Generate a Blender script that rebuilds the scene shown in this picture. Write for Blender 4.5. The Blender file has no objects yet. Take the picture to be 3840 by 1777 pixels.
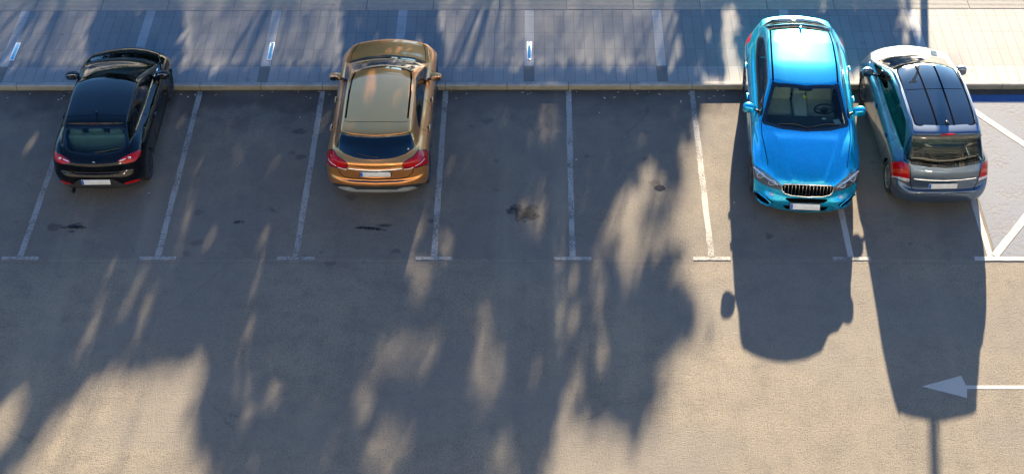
import bpy, bmesh, math, random
import numpy as np
from mathutils import Vector, Matrix
R = math.radians
random.seed(7); rng = np.random.default_rng(11)
S = bpy.context.scene
COL = S.collection

# ---------------------------------------------------------------- camera
PITCH, YAW, ROLL, FOC, CH, CX, CY = 0.742187, -0.0212933, -0.0141377, 5958.127, 19.630695, 0.60927, -25.81387
Fw = Vector((math.sin(YAW)*math.cos(PITCH), math.cos(YAW)*math.cos(PITCH), -math.sin(PITCH)))
Rt = Vector((math.cos(YAW), -math.sin(YAW), 0)); Up = Rt.cross(Fw)
R2 = math.cos(ROLL)*Rt + math.sin(ROLL)*Up; U2 = -math.sin(ROLL)*Rt + math.cos(ROLL)*Up
cd = bpy.data.cameras.new('camera'); cam = bpy.data.objects.new('camera', cd); COL.objects.link(cam)
cd.sensor_width = 36; cd.lens = FOC*36/3840; cd.clip_end = 2000
M = Matrix.Identity(4)
for i in range(3):
    M[i][0] = R2[i]; M[i][1] = U2[i]; M[i][2] = -Fw[i]
M[0][3], M[1][3], M[2][3] = CX, CY, CH
cam.matrix_world = M; S.camera = cam

# ---------------------------------------------------------------- light
SUN_AZ, SUN_EL = R(9.3), R(15.8)          # azimuth from +Y towards +X
SD = Vector((math.cos(SUN_EL)*math.sin(SUN_AZ), math.cos(SUN_EL)*math.cos(SUN_AZ), math.sin(SUN_EL)))
w = bpy.data.worlds.new('World'); S.world = w; w.use_nodes = True
nt = w.node_tree; nt.nodes.clear()
sky = nt.nodes.new('ShaderNodeTexSky'); sky.sky_type = 'NISHITA'; sky.sun_disc = False
sky.sun_elevation = SUN_EL; sky.sun_rotation = SUN_AZ
sky.air_density = 1.0; sky.dust_density = 0.3; sky.ozone_density = 5.0
bg = nt.nodes.new('ShaderNodeBackground'); bg.inputs[1].default_value = 0.05
wo = nt.nodes.new('ShaderNodeOutputWorld')
tn = nt.nodes.new('ShaderNodeMix'); tn.data_type = 'RGBA'; tn.blend_type = 'MULTIPLY'; tn.inputs[0].default_value = 1.0; tn.inputs[7].default_value = (.66, .93, 1.08, 1)
nt.links.new(sky.outputs[0], tn.inputs[6]); nt.links.new(tn.outputs[2], bg.inputs[0]); nt.links.new(bg.outputs[0], wo.inputs[0])
ld = bpy.data.lights.new('sun', 'SUN'); ld.energy = 5.0; ld.angle = R(0.5); ld.color = (1.0, 0.815, 0.58)
sun = bpy.data.objects.new('sun', ld); COL.objects.link(sun)
sun.rotation_euler = SD.to_track_quat('Z', 'Y').to_euler(); sun.location = (10, 30, 20)
S.view_settings.view_transform = 'Standard'; S.view_settings.look = 'None'
S.view_settings.exposure = 2.62; S.view_settings.gamma = 1

# ---------------------------------------------------------------- materials
MATS = {}
class N:
    def __init__(s, name):
        s.m = bpy.data.materials.new(name); s.m.use_nodes = True; s.t = s.m.node_tree; s.t.nodes.clear()
        s.out = s.t.nodes.new('ShaderNodeOutputMaterial')
        MATS[name] = s.m
    def n(s, kind, **k):
        x = s.t.nodes.new('ShaderNode'+kind)
        for a, v in k.items():
            if a.startswith('i_'):
                a = a[2:]; a = int(a) if a.isdigit() else a.replace('_', ' ')
                s.set(x.inputs[a], v)
            else: setattr(x, a, v)
        return x
    def set(s, inp, v):
        if hasattr(v, 'node') and hasattr(v, 'is_output'): s.t.links.new(v, inp)
        else: inp.default_value = v
    def m2(s, op, a, b=0.0, c=None):
        x = s.t.nodes.new('ShaderNodeMath'); x.operation = op
        s.set(x.inputs[0], a); s.set(x.inputs[1], b)
        if c is not None: s.set(x.inputs[2], c)
        return x.outputs[0]
    def mix(s, f, a, b, mode='MIX'):
        x = s.t.nodes.new('ShaderNodeMix'); x.data_type = 'RGBA'; x.blend_type = mode
        s.set(x.inputs[0], f); s.set(x.inputs[6], a); s.set(x.inputs[7], b); return x.outputs[2]
    def ramp(s, f, lo, hi, a=0.0, b=1.0):
        x = s.t.nodes.new('ShaderNodeMapRange'); x.clamp = True; x.interpolation_type = 'SMOOTHSTEP'
        s.set(x.inputs[0], f); s.set(x.inputs[1], lo); s.set(x.inputs[2], hi); s.set(x.inputs[3], a); s.set(x.inputs[4], b)
        return x.outputs[0]
    def pos(s): return s.n('NewGeometry').outputs['Position']
    def obj(s): return s.n('TexCoord').outputs['Object']
    def noise(s, scale, detail=4, vec=None, rough=.55):
        x = s.n('TexNoise', i_Scale=scale, i_Detail=detail, i_Roughness=rough)
        s.t.links.new(vec if vec is not None else s.pos(), x.inputs['Vector']); return x.outputs[0]
    def scaled(s, v, sc):
        x = s.n('VectorMath', operation='MULTIPLY'); s.set(x.inputs[0], v); x.inputs[1].default_value = sc; return x.outputs[0]
    def bsdf(s, **k):
        b = s.n('BsdfPrincipled')
        for a, v in k.items(): s.set(b.inputs[a.replace('_', ' ')], v)
        s.t.links.new(b.outputs[0], s.out.inputs[0]); return b
    def bump(s, h, strength=.5, dist=.01):
        x = s.n('Bump', i_Strength=strength, i_Distance=dist); s.set(x.inputs['Height'], h); return x.outputs[0]
def c4(c): return (c[0], c[1], c[2], 1)
def plain(name, col, rough=.5, metal=0.0, coat=0.0, spec=.5, emis=None):
    a = N(name)
    no = a.noise(9, 3, a.obj()); f = a.ramp(no, .3, .7, .88, 1.0)
    x = a.mix(1.0, c4(col), (1, 1, 1, 1), 'MULTIPLY')
    sc = a.n('VectorMath', operation='SCALE'); a.set(sc.inputs[0], x); a.set(sc.inputs['Scale'], f)
    a.bsdf(Base_Color=sc.outputs[0], Roughness=rough, Metallic=metal, Coat_Weight=coat, Coat_Roughness=.03, Specular_IOR_Level=spec)
    return a.m
def paint(name, col, metal, rough, coat_r=.025, spec=.5, ior=1.5):
    a = N(name)
    fl = a.n('TexVoronoi', i_Scale=900.0); a.t.links.new(a.obj(), fl.inputs['Vector'])
    dust = a.ramp(a.noise(3.0, 5, a.obj()), .35, .75, 0, .04 if sum(col) > .1 else .004)
    var = a.mix(a.m2('MULTIPLY', fl.outputs['Distance'], .25), c4(col), c4([min(1, v*1.35+.002) for v in col]))
    var = a.mix(dust, var, (.35, .33, .30, 1))
    a.bsdf(Base_Color=var, Metallic=metal, Roughness=rough, Coat_Weight=1.0, Coat_Roughness=coat_r, Coat_IOR=ior, Specular_IOR_Level=spec)
    return a.m
def glassmat(name, tint, refl=.06, body=None):
    a = N(name)
    tr = a.n('BsdfTransparent'); tr.inputs[0].default_value = c4(tint)
    gl = a.n('BsdfGlossy'); gl.inputs['Roughness'].default_value = .015; gl.inputs[0].default_value = (.95, .98, 1, 1)
    fr = a.n('Fresnel'); fr.inputs[0].default_value = 1.42
    f = a.m2('ADD', a.m2('MULTIPLY', fr.outputs[0], 1.1), refl)
    mx = a.n('MixShader'); a.set(mx.inputs[0], f); a.t.links.new(tr.outputs[0], mx.inputs[1]); a.t.links.new(gl.outputs[0], mx.inputs[2])
    a.t.links.new(mx.outputs[0], a.out.inputs[0]); return a.m

# asphalt: worn aggregate, oil drips, kerb dirt
def asphalt():
    a = N('asphalt'); p = a.pos()
    sx = a.n('SeparateXYZ'); a.t.links.new(p, sx.inputs[0]); X, Y = sx.outputs[0], sx.outputs[1]
    big = a.noise(.35, 5); mid = a.noise(2.2, 5); fine = a.noise(38, 3, rough=.85); grit = a.noise(17, 4, rough=.85)
    c = a.mix(a.ramp(big, .3, .7), (.200, .178, .146, 1), (.250, .219, .170, 1))
    c = a.mix(a.ramp(mid, .4, .75, 0, .6), c, (.150, .134, .115, 1))
    c = a.mix(a.ramp(a.noise(6.5, 4, rough=.7), .45, .8, 0, .45), c, (.120, .108, .094, 1))
    c = a.mix(a.ramp(fine, .34, .52, .75, 0), c, (.05, .044, .038, 1))
    c = a.mix(a.ramp(grit, .33, .46, .35, 0), c, (.07, .06, .052, 1))
    v = a.n('TexVoronoi', i_Scale=26.0); a.t.links.new(p, v.inputs['Vector'])
    wn = a.n('TexWhiteNoise'); a.t.links.new(v.outputs['Position'], wn.inputs['Vector'])
    st = a.m2('MULTIPLY', a.m2('GREATER_THAN', wn.outputs['Value'], .90), a.ramp(v.outputs['Distance'], .12, .25, .6, 0))
    c = a.mix(st, c, (.30, .28, .25, 1))
    # the parking bays are older and dirtier than the lane
    bay = a.m2('MULTIPLY', a.ramp(Y, -5.03, -4.97), a.ramp(a.noise(1.2, 4), .3, .6, .35, .8))
    c = a.mix(a.m2('MULTIPLY', bay, .55), c, (.115, .108, .10, 1))
    # brown dirt gathered along the kerb
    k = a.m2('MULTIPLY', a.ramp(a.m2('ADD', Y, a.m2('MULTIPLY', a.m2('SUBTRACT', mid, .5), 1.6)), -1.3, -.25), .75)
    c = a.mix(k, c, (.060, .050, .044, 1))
    # drip stains: only inside the bays
    v2 = a.n('TexVoronoi', i_Scale=1.7); v2.inputs['Randomness'].default_value = 1
    wob = a.n('VectorMath', operation='ADD'); a.t.links.new(a.scaled(p, (1, 1.3, 0)), wob.inputs[0])
    nv = a.n('TexNoise', i_Scale=6.0, i_Detail=3.0); a.t.links.new(p, nv.inputs['Vector'])
    a.t.links.new(a.scaled(nv.outputs['Color'], (.28, .28, 0)), wob.inputs[1]); a.t.links.new(wob.outputs[0], v2.inputs['Vector'])
    wn2 = a.n('TexWhiteNoise'); a.t.links.new(v2.outputs['Position'], wn2.inputs['Vector'])
    rad = a.m2('MULTIPLY', a.m2('POWER', wn2.outputs['Value'], 3.0), .24)
    d = a.m2('SUBTRACT', v2.outputs['Distance'], rad)
    stn = a.m2('MULTIPLY', a.ramp(d, -.07, .05, .55, 0), a.m2('MULTIPLY', a.ramp(Y, -6.2, -4.6), a.ramp(wn2.outputs['Value'], .4, .5)))
    c = a.mix(stn, c, (.045, .040, .036, 1))
    # pale polished wheel tracks down the lane
    tr = a.noise(.9, 3, a.scaled(p, (1.6, .06, 0))); c = a.mix(a.ramp(tr, .5, .8, 0, .4), c, (.29, .26, .20, 1))
    rep = a.n('TexNoise', i_Scale=.22, i_Detail=2.0); a.t.links.new(a.scaled(p, (1, 1.8, 0)), rep.inputs['Vector'])
    c = a.mix(a.ramp(rep.outputs[0], .46, .56, 0, .38), c, (.165, .155, .14, 1))
    wv = a.n('VectorMath', operation='ADD'); a.t.links.new(p, wv.inputs[0]); nz = a.n('TexNoise', i_Scale=1.3, i_Detail=5.0); a.t.links.new(p, nz.inputs['Vector'])
    a.t.links.new(a.scaled(nz.outputs['Color'], (.9, .9, 0)), wv.inputs[1])
    cr = a.n('TexVoronoi', i_Scale=.23, feature='DISTANCE_TO_EDGE'); a.t.links.new(wv.outputs[0], cr.inputs['Vector'])
    crm = a.m2('MULTIPLY', a.ramp(cr.outputs['Distance'], .0006, .0028, .32, 0), a.ramp(a.noise(.5, 3), .48, .6))
    c = a.mix(crm, c, (.05, .045, .04, 1))
    # seam between bays and lane
    sm = a.m2('ABSOLUTE', a.m2('ADD', Y, a.m2('ADD', 5.10, a.m2('MULTIPLY', a.noise(8, 2), .02))))
    c = a.mix(a.ramp(sm, .002, .014, .3, 0), c, (.05, .045, .04, 1))
    h = a.m2('ADD', fine, a.m2('MULTIPLY', grit, .8))
    a.bsdf(Base_Color=c, Roughness=.9, Specular_IOR_Level=.25, Normal=a.bump(h, .9, .012))
asphalt()

def tiles():
    a = N('paving'); p = a.pos()
    sx = a.n('SeparateXYZ'); a.t.links.new(p, sx.inputs[0]); X, Y = sx.outputs[0], sx.outputs[1]
    TW = .2092; X0 = .342; Y0 = .047; TD = .592
    cx = a.m2('DIVIDE', a.m2('SUBTRACT', X, X0), TW); ci = a.m2('FLOOR', cx); fx = a.m2('SUBTRACT', cx, ci)
    cy = a.m2('DIVIDE', a.m2('SUBTRACT', Y, Y0), TD); ri = a.m2('FLOOR', cy); fy = a.m2('SUBTRACT', cy, ri)
    cv = a.n('CombineXYZ'); a.set(cv.inputs[0], ci); a.set(cv.inputs[1], ri)
    wn = a.n('TexWhiteNoise'); a.t.links.new(cv.outputs[0], wn.inputs['Vector'])
    strip = a.m2('LESS_THAN', a.m2('FLOORED_MODULO', ci, 13.0), .5)
    row0 = a.m2('LESS_THAN', ri, .5)
    c = a.mix(wn.outputs['Value'], (.185, .198, .205, 1), (.215, .226, .230, 1))
    light = a.mix(wn.outputs['Value'], (.32, .34, .35, 1), (.36, .375, .38, 1))
    c = a.mix(row0, c, a.mix(wn.outputs['Value'], (.25, .262, .266, 1), (.285, .295, .297, 1)))
    c = a.mix(a.m2('MULTIPLY', strip, a.m2('SUBTRACT', 1.0, row0)), c, light)
    c = a.mix(a.m2('MULTIPLY', strip, row0), c, (.155, .15, .14, 1))
    dirt = a.ramp(a.noise(1.6, 6), .4, .75, .0, .3); c = a.mix(dirt, c, (.145, .145, .14, 1))
    c = a.mix(a.ramp(a.noise(40, 3), .3, .7, .14, 0), c, (.1, .1, .1, 1))
    jx = a.m2('MULTIPLY', a.m2('MINIMUM', fx, a.m2('SUBTRACT', 1.0, fx)), TW)
    jy = a.m2('MULTIPLY', a.m2('MINIMUM', fy, a.m2('SUBTRACT', 1.0, fy)), TD)
    j = a.ramp(a.m2('MINIMUM', jx, jy), .002, .0075, 1, 0)
    c = a.mix(a.m2('MULTIPLY', j, .6), c, (.055, .055, .06, 1))
    v = a.n('TexVoronoi', i_Scale=2.6); a.t.links.new(p, v.inputs['Vector'])
    wn2 = a.n('TexWhiteNoise'); a.t.links.new(v.outputs['Position'], wn2.inputs['Vector'])
    d = a.m2('ADD', v.outputs['Distance'], a.m2('MULTIPLY', a.noise(30, 2), .04))
    gum = a.ramp(a.m2('SUBTRACT', d, a.m2('MULTIPLY', wn2.outputs['Value'], .07)), .02, .04, .8, 0)
    c = a.mix(gum, c, (.07, .068, .065, 1))
    v3 = a.n('TexVoronoi', i_Scale=1.1); a.t.links.new(p, v3.inputs['Vector'])
    wn3 = a.n('TexWhiteNoise'); a.t.links.new(v3.outputs['Position'], wn3.inputs['Vector'])
    d3 = a.m2('ADD', v3.outputs['Distance'], a.m2('MULTIPLY', a.noise(9, 3), .2))
    g3 = a.m2('MULTIPLY', a.ramp(d3, .13, .24, .45, 0), a.m2('GREATER_THAN', wn3.outputs['Value'], .55))
    c = a.mix(g3, c, (.12, .115, .105, 1))
    a.bsdf(Base_Color=c, Roughness=.75, Specular_IOR_Level=.35, Normal=a.bump(a.m2('SUBTRACT', a.m2('MULTIPLY', a.noise(60, 2), .1), j), .5, .004))
tiles()
def kerbmat():
    a = N('kerb_stone'); p = a.pos(); sx = a.n('SeparateXYZ'); a.t.links.new(p, sx.inputs[0])
    c = a.mix(a.ramp(a.noise(3, 5), .3, .7), (.25, .24, .215, 1), (.36, .345, .31, 1))
    cx = a.m2('DIVIDE', sx.outputs[0], 1.25); fx = a.m2('SUBTRACT', cx, a.m2('FLOOR', cx))
    j = a.ramp(a.m2('MINIMUM', fx, a.m2('SUBTRACT', 1.0, fx)), .003, .008, .9, 0)
    moss = a.m2('MULTIPLY', a.ramp(sx.outputs[2], .118, .10), a.ramp(a.noise(1.1, 5), .25, .6, .55, 1))
    c = a.mix(moss, c, a.mix(a.noise(5, 4), (.22, .21, .13, 1), (.34, .33, .25, 1)))
    c = a.mix(a.m2('MULTIPLY', a.ramp(sx.outputs[2], .035, .0), a.ramp(a.noise(6, 3), .3, .6, .4, 1)), c, (.07, .06, .05, 1))
    c = a.mix(a.ramp(a.noise(4.5, 6, rough=.75), .5, .72, 0, .55), c, (.13, .125, .10, 1))
    c = a.mix(j, c, (.05, .05, .05, 1)); a.bsdf(Base_Color=c, Roughness=.8, Normal=a.bump(a.noise(40, 4), .4, .006))
kerbmat()
def worn(name, col, wear, under=(.12, .11, .095), sc=18):
    a = N(name); n1 = a.noise(sc, 5, rough=.75); n2 = a.noise(2.0, 3)
    f = a.ramp(a.m2('ADD', n1, a.m2('MULTIPLY', a.m2('SUBTRACT', n2, .5), .5)), wear-.09, wear+.05)
    n3 = a.noise(60, 2)
    c = a.mix(f, c4(under), a.mix(n3, c4([v*.82 for v in col]), c4(col)))
    a.bsdf(Base_Color=c, Roughness=.8, Normal=a.bump(a.m2('ADD', n3, f), .5, .004))
worn('line_paint', (.33, .328, .31), .465, sc=28)
worn('arrow_paint', (.42, .41, .38), .34, sc=30)
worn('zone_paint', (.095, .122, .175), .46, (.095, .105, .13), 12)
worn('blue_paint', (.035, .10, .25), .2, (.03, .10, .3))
worn('bright_paint', (.40, .39, .37), .36, sc=24)
plain('ridge_stone', (.40, .39, .36), .7); plain('strip_base', (.17, .17, .165), .8)
plain('steel_frame', (.85, .87, .88), .35, .3); plain('lamp_glass', (.10, .42, .62), .12, 0, .6)
plain('litter', (.75, .72, .62), .8); plain('patch_dark', (.035, .035, .045), .95, 0, 0, .1)
plain('rubber', (.022, .022, .024), .75); plain('trim_black', (.012, .012, .014), .42); plain('gap_black', (.004, .004, .004), 1.0, 0, 0, 0.0)
plain('plastic_black', (.03, .031, .033), .55); plain('chrome', (.75, .76, .78), .10, 1.0); plain('alloy', (.52, .53, .55), .28, .9)
plain('dark_alloy', (.10, .10, .11), .35, .8); plain('steel_wheel', (.045, .045, .05), .45, .3); plain('disc_dark', (.01, .01, .01), .8)
plain('plate_white', (.78, .79, .76), .4, 0, .2); plain('plate_blue', (.01, .10, .55), .4)
plain('red_lens', (.48, .003, .004), .12, 0, .35, .3); plain('dark_red_lens', (.10, .002, .006), .12, 0, 1.0)
plain('orange_lens', (.62, .045, .012), .15, 0, 1.0); plain('clear_lens', (.80, .80, .78), .12, .4, 1.0)
plain('headlight_bowl', (.17, .18, .20), .15, .6, 1.0); plain('silver_trim', (.52, .55, .54), .38, .45)
plain('mirror_glass', (.30, .33, .36), .03, 1.0); plain('exhaust', (.02, .02, .02), .5, .6)
plain('cabin_dark', (.06, .065, .065), .8); plain('cabin_beige', (.22, .21, .17), .7); plain('headliner', (.30, .29, .25), .9)
plain('seat_dark', (.16, .18, .18), .8); plain('seat_beige', (.62, .58, .46), .55); plain('seat_grey', (.12, .13, .13), .8)
plain('charm_yellow', (.85, .75, .08), .4); plain('paper', (.8, .8, .74), .7); plain('panel_glass', (.006, .008, .012), .03, 0, 1.0)
plain('rail_black', (.007, .007, .008), .8, 0, 0, 0.0); plain('frit', (.005, .006, .008), .05, 0, 1.0)
plain('bark', (.10, .075, .055), .9)
paint('paint_black', (.0020, .0024, .0034), 0.0, .25, .02, 0.0, 1.46)
paint('paint_gold', (.95, .355, .085), .85, .30, .02)
paint('paint_blue', (.001, .51, .84), .72, .235, .02)
paint('paint_silver', (.105, .155, .222), .80, .33, .03)
glassmat('glass_clear', (.66, .86, .84), .0); glassmat('glass_tint', (.55, .85, .85), .0); glassmat('glass_privacy', (.045, .07, .09), .04)
glassmat('glass_green', (.34, .62, .60), .03)
def leafmat():
    a = N('leaves'); oi = a.noise(.8, 3, a.pos())
    c = a.mix(a.ramp(oi, .35, .65), (.030, .060, .018, 1), (.075, .105, .030, 1))
    d = a.n('BsdfDiffuse'); a.set(d.inputs[0], c); a.t.links.new(d.outputs[0], a.out.inputs[0])
leafmat()

# ---------------------------------------------------------------- helpers
def link(name, me, mats, parent=None, loc=None, rot=None):
    o = bpy.data.objects.new(name, me)
    for m in ([mats] if isinstance(mats, str) else mats): me.materials.append(MATS[m])
    COL.objects.link(o)
    if parent is not None: o.parent = parent
    if loc is not None: o.location = loc
    if rot is not None: o.rotation_euler = rot
    return o
def tag(o, label, cat, group=None, kind=None):
    o['label'] = label
    if cat: o['category'] = cat
    if group: o['group'] = group
    if kind: o['kind'] = kind
    return o
def struct(o): o['kind'] = 'structure'; return o
def mesh(name, verts, faces, smooth=False):
    me = bpy.data.meshes.new(name); me.from_pydata([tuple(map(float, v)) for v in verts], [], faces); me.update()
    if smooth: me.polygons.foreach_set('use_smooth', [True]*len(me.polygons))
    return me
def empty(name, loc, rz=0, parent=None):
    o = bpy.data.objects.new(name, None); COL.objects.link(o); o.location = loc; o.rotation_euler = (0, 0, rz)
    o.empty_display_size = .2
    if parent: o.parent = parent
    return o
class B:
    """collects shapes for one mesh"""
    def __init__(s): s.v = []; s.f = []; s.m = []
    def add(s, vs, fs, mi=0):
        k = len(s.v); s.v += [tuple(map(float, v)) for v in vs]; s.f += [tuple(i+k for i in f) for f in fs]; s.m += [mi]*len(fs); return s
    def rbox(s, c, size, bev=.01, rot=None, mi=0, seg=2):
        bm = bmesh.new(); bmesh.ops.create_cube(bm, size=1)
        for v in bm.verts: v.co = Vector((v.co.x*size[0], v.co.y*size[1], v.co.z*size[2]))
        if bev > 0: bmesh.ops.bevel(bm, geom=bm.edges[:], offset=min(bev, min(size)*.49), segments=seg, affect='EDGES', profile=.5)
        rm = rot if rot is not None else Matrix.Identity(3)
        bm.verts.ensure_lookup_table(); vs = [rm @ v.co + Vector(c) for v in bm.verts]; fs = [[v.index for v in f.verts] for f in bm.faces]
        bm.free(); return s.add(vs, fs, mi)
    def super(s, c, rad, p=2.6, rot=None, mi=0, nu=20, nv=12, warp=None):
        vs = []; rm = rot if rot is not None else Matrix.Identity(3)
        sp = lambda t: math.copysign(abs(t)**(2/p), t)
        for i in range(nv+1):
            a = -math.pi/2+math.pi*i/nv
            for j in range(nu):
                b = 2*math.pi*j/nu
                v = Vector((rad[0]*sp(math.cos(a))*sp(math.cos(b)), rad[1]*sp(math.cos(a))*sp(math.sin(b)), rad[2]*sp(math.sin(a))))
                if warp: v = warp(v)
                vs.append(rm @ v + Vector(c))
        fs = [(i*nu+j, i*nu+(j+1) % nu, (i+1)*nu+(j+1) % nu, (i+1)*nu+j) for i in range(nv) for j in range(nu)]
        return s.add(vs, fs, mi)
    def tube(s, pts, r, n=8, mi=0, closed=False, flat=1.0):
        pts = [Vector(p) for p in pts]; vs = []; L = len(pts)
        for i, p in enumerate(pts):
            a = pts[(i-1) % L] if (closed or i > 0) else p; b = pts[(i+1) % L] if (closed or i < L-1) else p
            d = (b-a).normalized(); u = d.cross(Vector((0, 0, 1)))
            if u.length < 1e-3: u = Vector((1, 0, 0))
            u.normalize(); v = d.cross(u); rr = r[i] if isinstance(r, (list, tuple)) else r
            for k in range(n):
                t = 2*math.pi*k/n; vs.append(p+u*math.cos(t)*rr+v*math.sin(t)*rr*flat)
        m = L if closed else L-1
        fs = [(i*n+k, i*n+(k+1) % n, ((i+1) % L)*n+(k+1) % n, ((i+1) % L)*n+k) for i in range(m) for k in range(n)]
        if not closed: fs += [tuple(range(n))[::-1], tuple((L-1)*n+k for k in range(n))]
        return s.add(vs, fs, mi)
    def lathe_x(s, prof, n=40, mi=0, c=(0, 0, 0)):
        vs = []
        for (x, r) in prof:
            for k in range(n):
                t = 2*math.pi*k/n; vs.append((c[0]+x, c[1]+r*math.cos(t), c[2]+r*math.sin(t)))
        fs = [(i*n+k, i*n+(k+1) % n, (i+1)*n+(k+1) % n, (i+1)*n+k) for i in range(len(prof)-1) for k in range(n)]
        return s.add(vs, fs, mi)
    def build(s, name, mats, parent=None, loc=None, rot=None, smooth=True, recalc=True):
        me = mesh(name, s.v, s.f, smooth)
        if len(set(s.m)) > 1: me.polygons.foreach_set('material_index', s.m)
        if recalc:
            bm = bmesh.new(); bm.from_mesh(me); bmesh.ops.recalc_face_normals(bm, faces=bm.faces); bm.to_mesh(me); bm.free()
        if smooth:
            try: me.set_sharp_from_angle(angle=R(42))
            except Exception: pass
        return link(name, me, mats, parent, loc, rot)

# ---------------------------------------------------------------- ground, pavement
g = mesh('ground', [(-300, -300, -.01), (300, -300, -.01), (300, 300, -.01), (-300, 300, -.01)], [(0, 1, 2, 3)])
struct(link('ground', g, 'asphalt'))
a_ = mesh('asphalt_lot', [(-60, -60, 0), (60, -60, 0), (60, .03, 0), (-60, .03, 0)], [(0, 1, 2, 3)])
struct(link('parking_lot', a_, 'asphalt'))
KH = .125
pv = B(); pv.rbox((0, 1.387, KH/2), (120, 2.546, KH), 0)   # up to the ribbed strip
struct(pv.build('pavement', 'paving', smooth=False))
pv = B(); pv.rbox((0, 7.61, KH/2), (120, 9.0, KH), 0)
struct(pv.build('pavement_far', 'paving', smooth=False))
lw = B(); lw.rbox((0, 72.13, KH/2-.01), (200, 120, KH), 0); plain('grass', (.045, .065, .022), .9); struct(lw.build('lawn', 'grass', smooth=False))  # unseen ground made dark grass so the bonnets mirror it dark
kb = B(); kb.rbox((0, .048, KH/2+.001), (120, .128, KH+.004), .012)
struct(kb.build('kerb', 'kerb_stone'))
# ribbed guidance strip
SY0, SY1 = 2.664, 3.106
tb = B(); tb.rbox((0, (SY0+SY1)/2, KH/2-.004), (120, SY1-SY0, KH), 0, mi=1)
x = -14.57
while x < 14:
    for k in range(9):
        tb.rbox((x+.715, SY0+.028+k*(SY1-SY0-.05)/8, KH+.002), (1.42, .026, .012), .004, seg=1)
    x += 1.438
struct(tb.build('tactile_strip', ['ridge_stone', 'strip_base'], smooth=False))

# pavement lights
def paving_light(x, label):
    o = empty('paving_light', (x, 1.17, KH)); tag(o, label, 'pavement light', 'pavement lights')
    f = B()
    for sx in (-1, 1): f.rbox((sx*.040, 0, .003), (.022, .62, .010), .002)
    for sy in (-1, 1): f.rbox((0, sy*.295, .003), (.058, .03, .010), .002)
    f.build('frame', 'steel_frame', o)
    f = B(); f.rbox((0, 0, .002), (.058, .56, .006), .001); f.build('lens', 'lamp_glass', o)
paving_light(-10.31, 'white framed light set in the paving, left of the black hatchback')
paving_light(-4.945, 'white framed light set in the paving between the black and the gold car')
paving_light(.447, 'white framed light set in the paving right of the gold car')

# ---------------------------------------------------------------- painted markings (thin sheets)
def sheet(name, polys, z, mat, th=.003):
    vs = []; fs = []
    for p in polys:
        k = len(vs); n = len(p); vs += [(x, y, z+(.00002*len(fs) if mat == 'stain' else 0)) for x, y in p]; fs.append(tuple(range(k, k+n)))
    return link(name, mesh(name, vs, fs), mat)
def bar(p, q, wd, wob=.006, n=24):
    p = np.array(p, float); q = np.array(q, float); d = (q-p)/np.linalg.norm(q-p); nn = np.array((-d[1], d[0]))
    a = [p+(q-p)*t+nn*(wd/2+random.uniform(-wob, wob)) for t in np.linspace(0, 1, n)]
    b = [p+(q-p)*t-nn*(wd/2+random.uniform(-wob, wob)) for t in np.linspace(0, 1, n)]
    return [tuple(v) for v in a]+[tuple(v) for v in b[::-1]]
where = {1: 'left of the black car', 2: 'right of the black car', 3: 'left of the gold car', 4: 'right of the gold car',
         5: 'middle of the empty bays', 6: 'in sunlight just left of the blue car', 7: 'between the blue and the silver car', 8: 'right of the silver car'}
for i in range(0, 9):
    x = (i-4.5)*2.5
    if i == 0: continue
    o = sheet('bay_line', [bar((x, -.03), (x, -4.93), .108)], .004, 'line_paint' if i < 7 else 'bright_paint')
    tag(o, 'long worn white bay line, '+where[i], 'road marking', 'lines between the parking bays')
    if i < 8:
        o = sheet('bay_line_end', [bar((x-.33, -4.99), (x+.34, -4.99), .088, .005, 24)], .008, 'line_paint')
        tag(o, 'short white cross bar ending the line '+where[i], 'road marking', 'cross bars ending the bay lines')
tag(sheet('painted_bay', [[(8.86, -.44), (14, -.44), (14, -4.92), (8.86, -4.92)]], .003, 'zone_paint'),
    'pale worn blue-white painted bay right of the silver car', 'painted bay')
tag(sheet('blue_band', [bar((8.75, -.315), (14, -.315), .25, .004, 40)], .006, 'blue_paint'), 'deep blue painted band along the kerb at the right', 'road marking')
def d_line(p, q, lab): tag(sheet('diagonal_line', [bar(p, q, .14, .005)], .0075 if p[0] > 9 else .009, 'bright_paint'), lab, 'road marking', 'diagonal lines crossing the painted bay')
d_line((9.12, -.45), (12.3, -4.84), 'white diagonal line running down right from the blue band')
d_line((8.83, -4.92), (12.2, -.46), 'white diagonal line rising right from the bay corner')
tag(sheet('bay_front_line', [bar((8.45, -4.99), (14, -4.99), .11, .004, 40)], .0105, 'bright_paint'), 'faint white line closing the painted bay at the front', 'road marking')
tag(sheet('direction_arrow', [[(6.97, -8.06), (7.66, -7.82), (7.70, -8.035), (12, -8.03), (12, -8.115), (7.70, -8.115), (7.66, -8.31)]], .004, 'arrow_paint'),
    'painted white arrow pointing left on the lane', 'road marking')

# litter near the kerb and small marks
lt = B()
for k in range(95):
    x = random.uniform(-11, 8.5); y = -abs(random.gauss(0, .22))-.03
    if k > 85: y = random.uniform(-4, -.2)
    s = random.uniform(.008, .03); t = random.uniform(0, 3.14); wd = random.uniform(.004, .009)
    c, q = math.cos(t), math.sin(t)
    lt.add([(x-c*s-q*wd, y-q*s+c*wd, .004), (x+c*s-q*wd, y+q*s+c*wd, .009), (x+c*s+q*wd, y+q*s-c*wd, .006), (x-c*s+q*wd, y-q*s-c*wd, .012)], [(0, 1, 2, 3)])
tag(lt.build('litter', 'litter', smooth=False, recalc=False), 'pale scraps of litter and petals scattered along the kerb', 'litter', kind='stuff')
def blob(x, y, rx, ry, z, n=18, j=.35):
    return [(x+rx*math.cos(2*math.pi*k/n)*random.uniform(1-j, 1), y+ry*math.sin(2*math.pi*k/n)*random.uniform(1-j, 1)) for k in range(n)]
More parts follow.
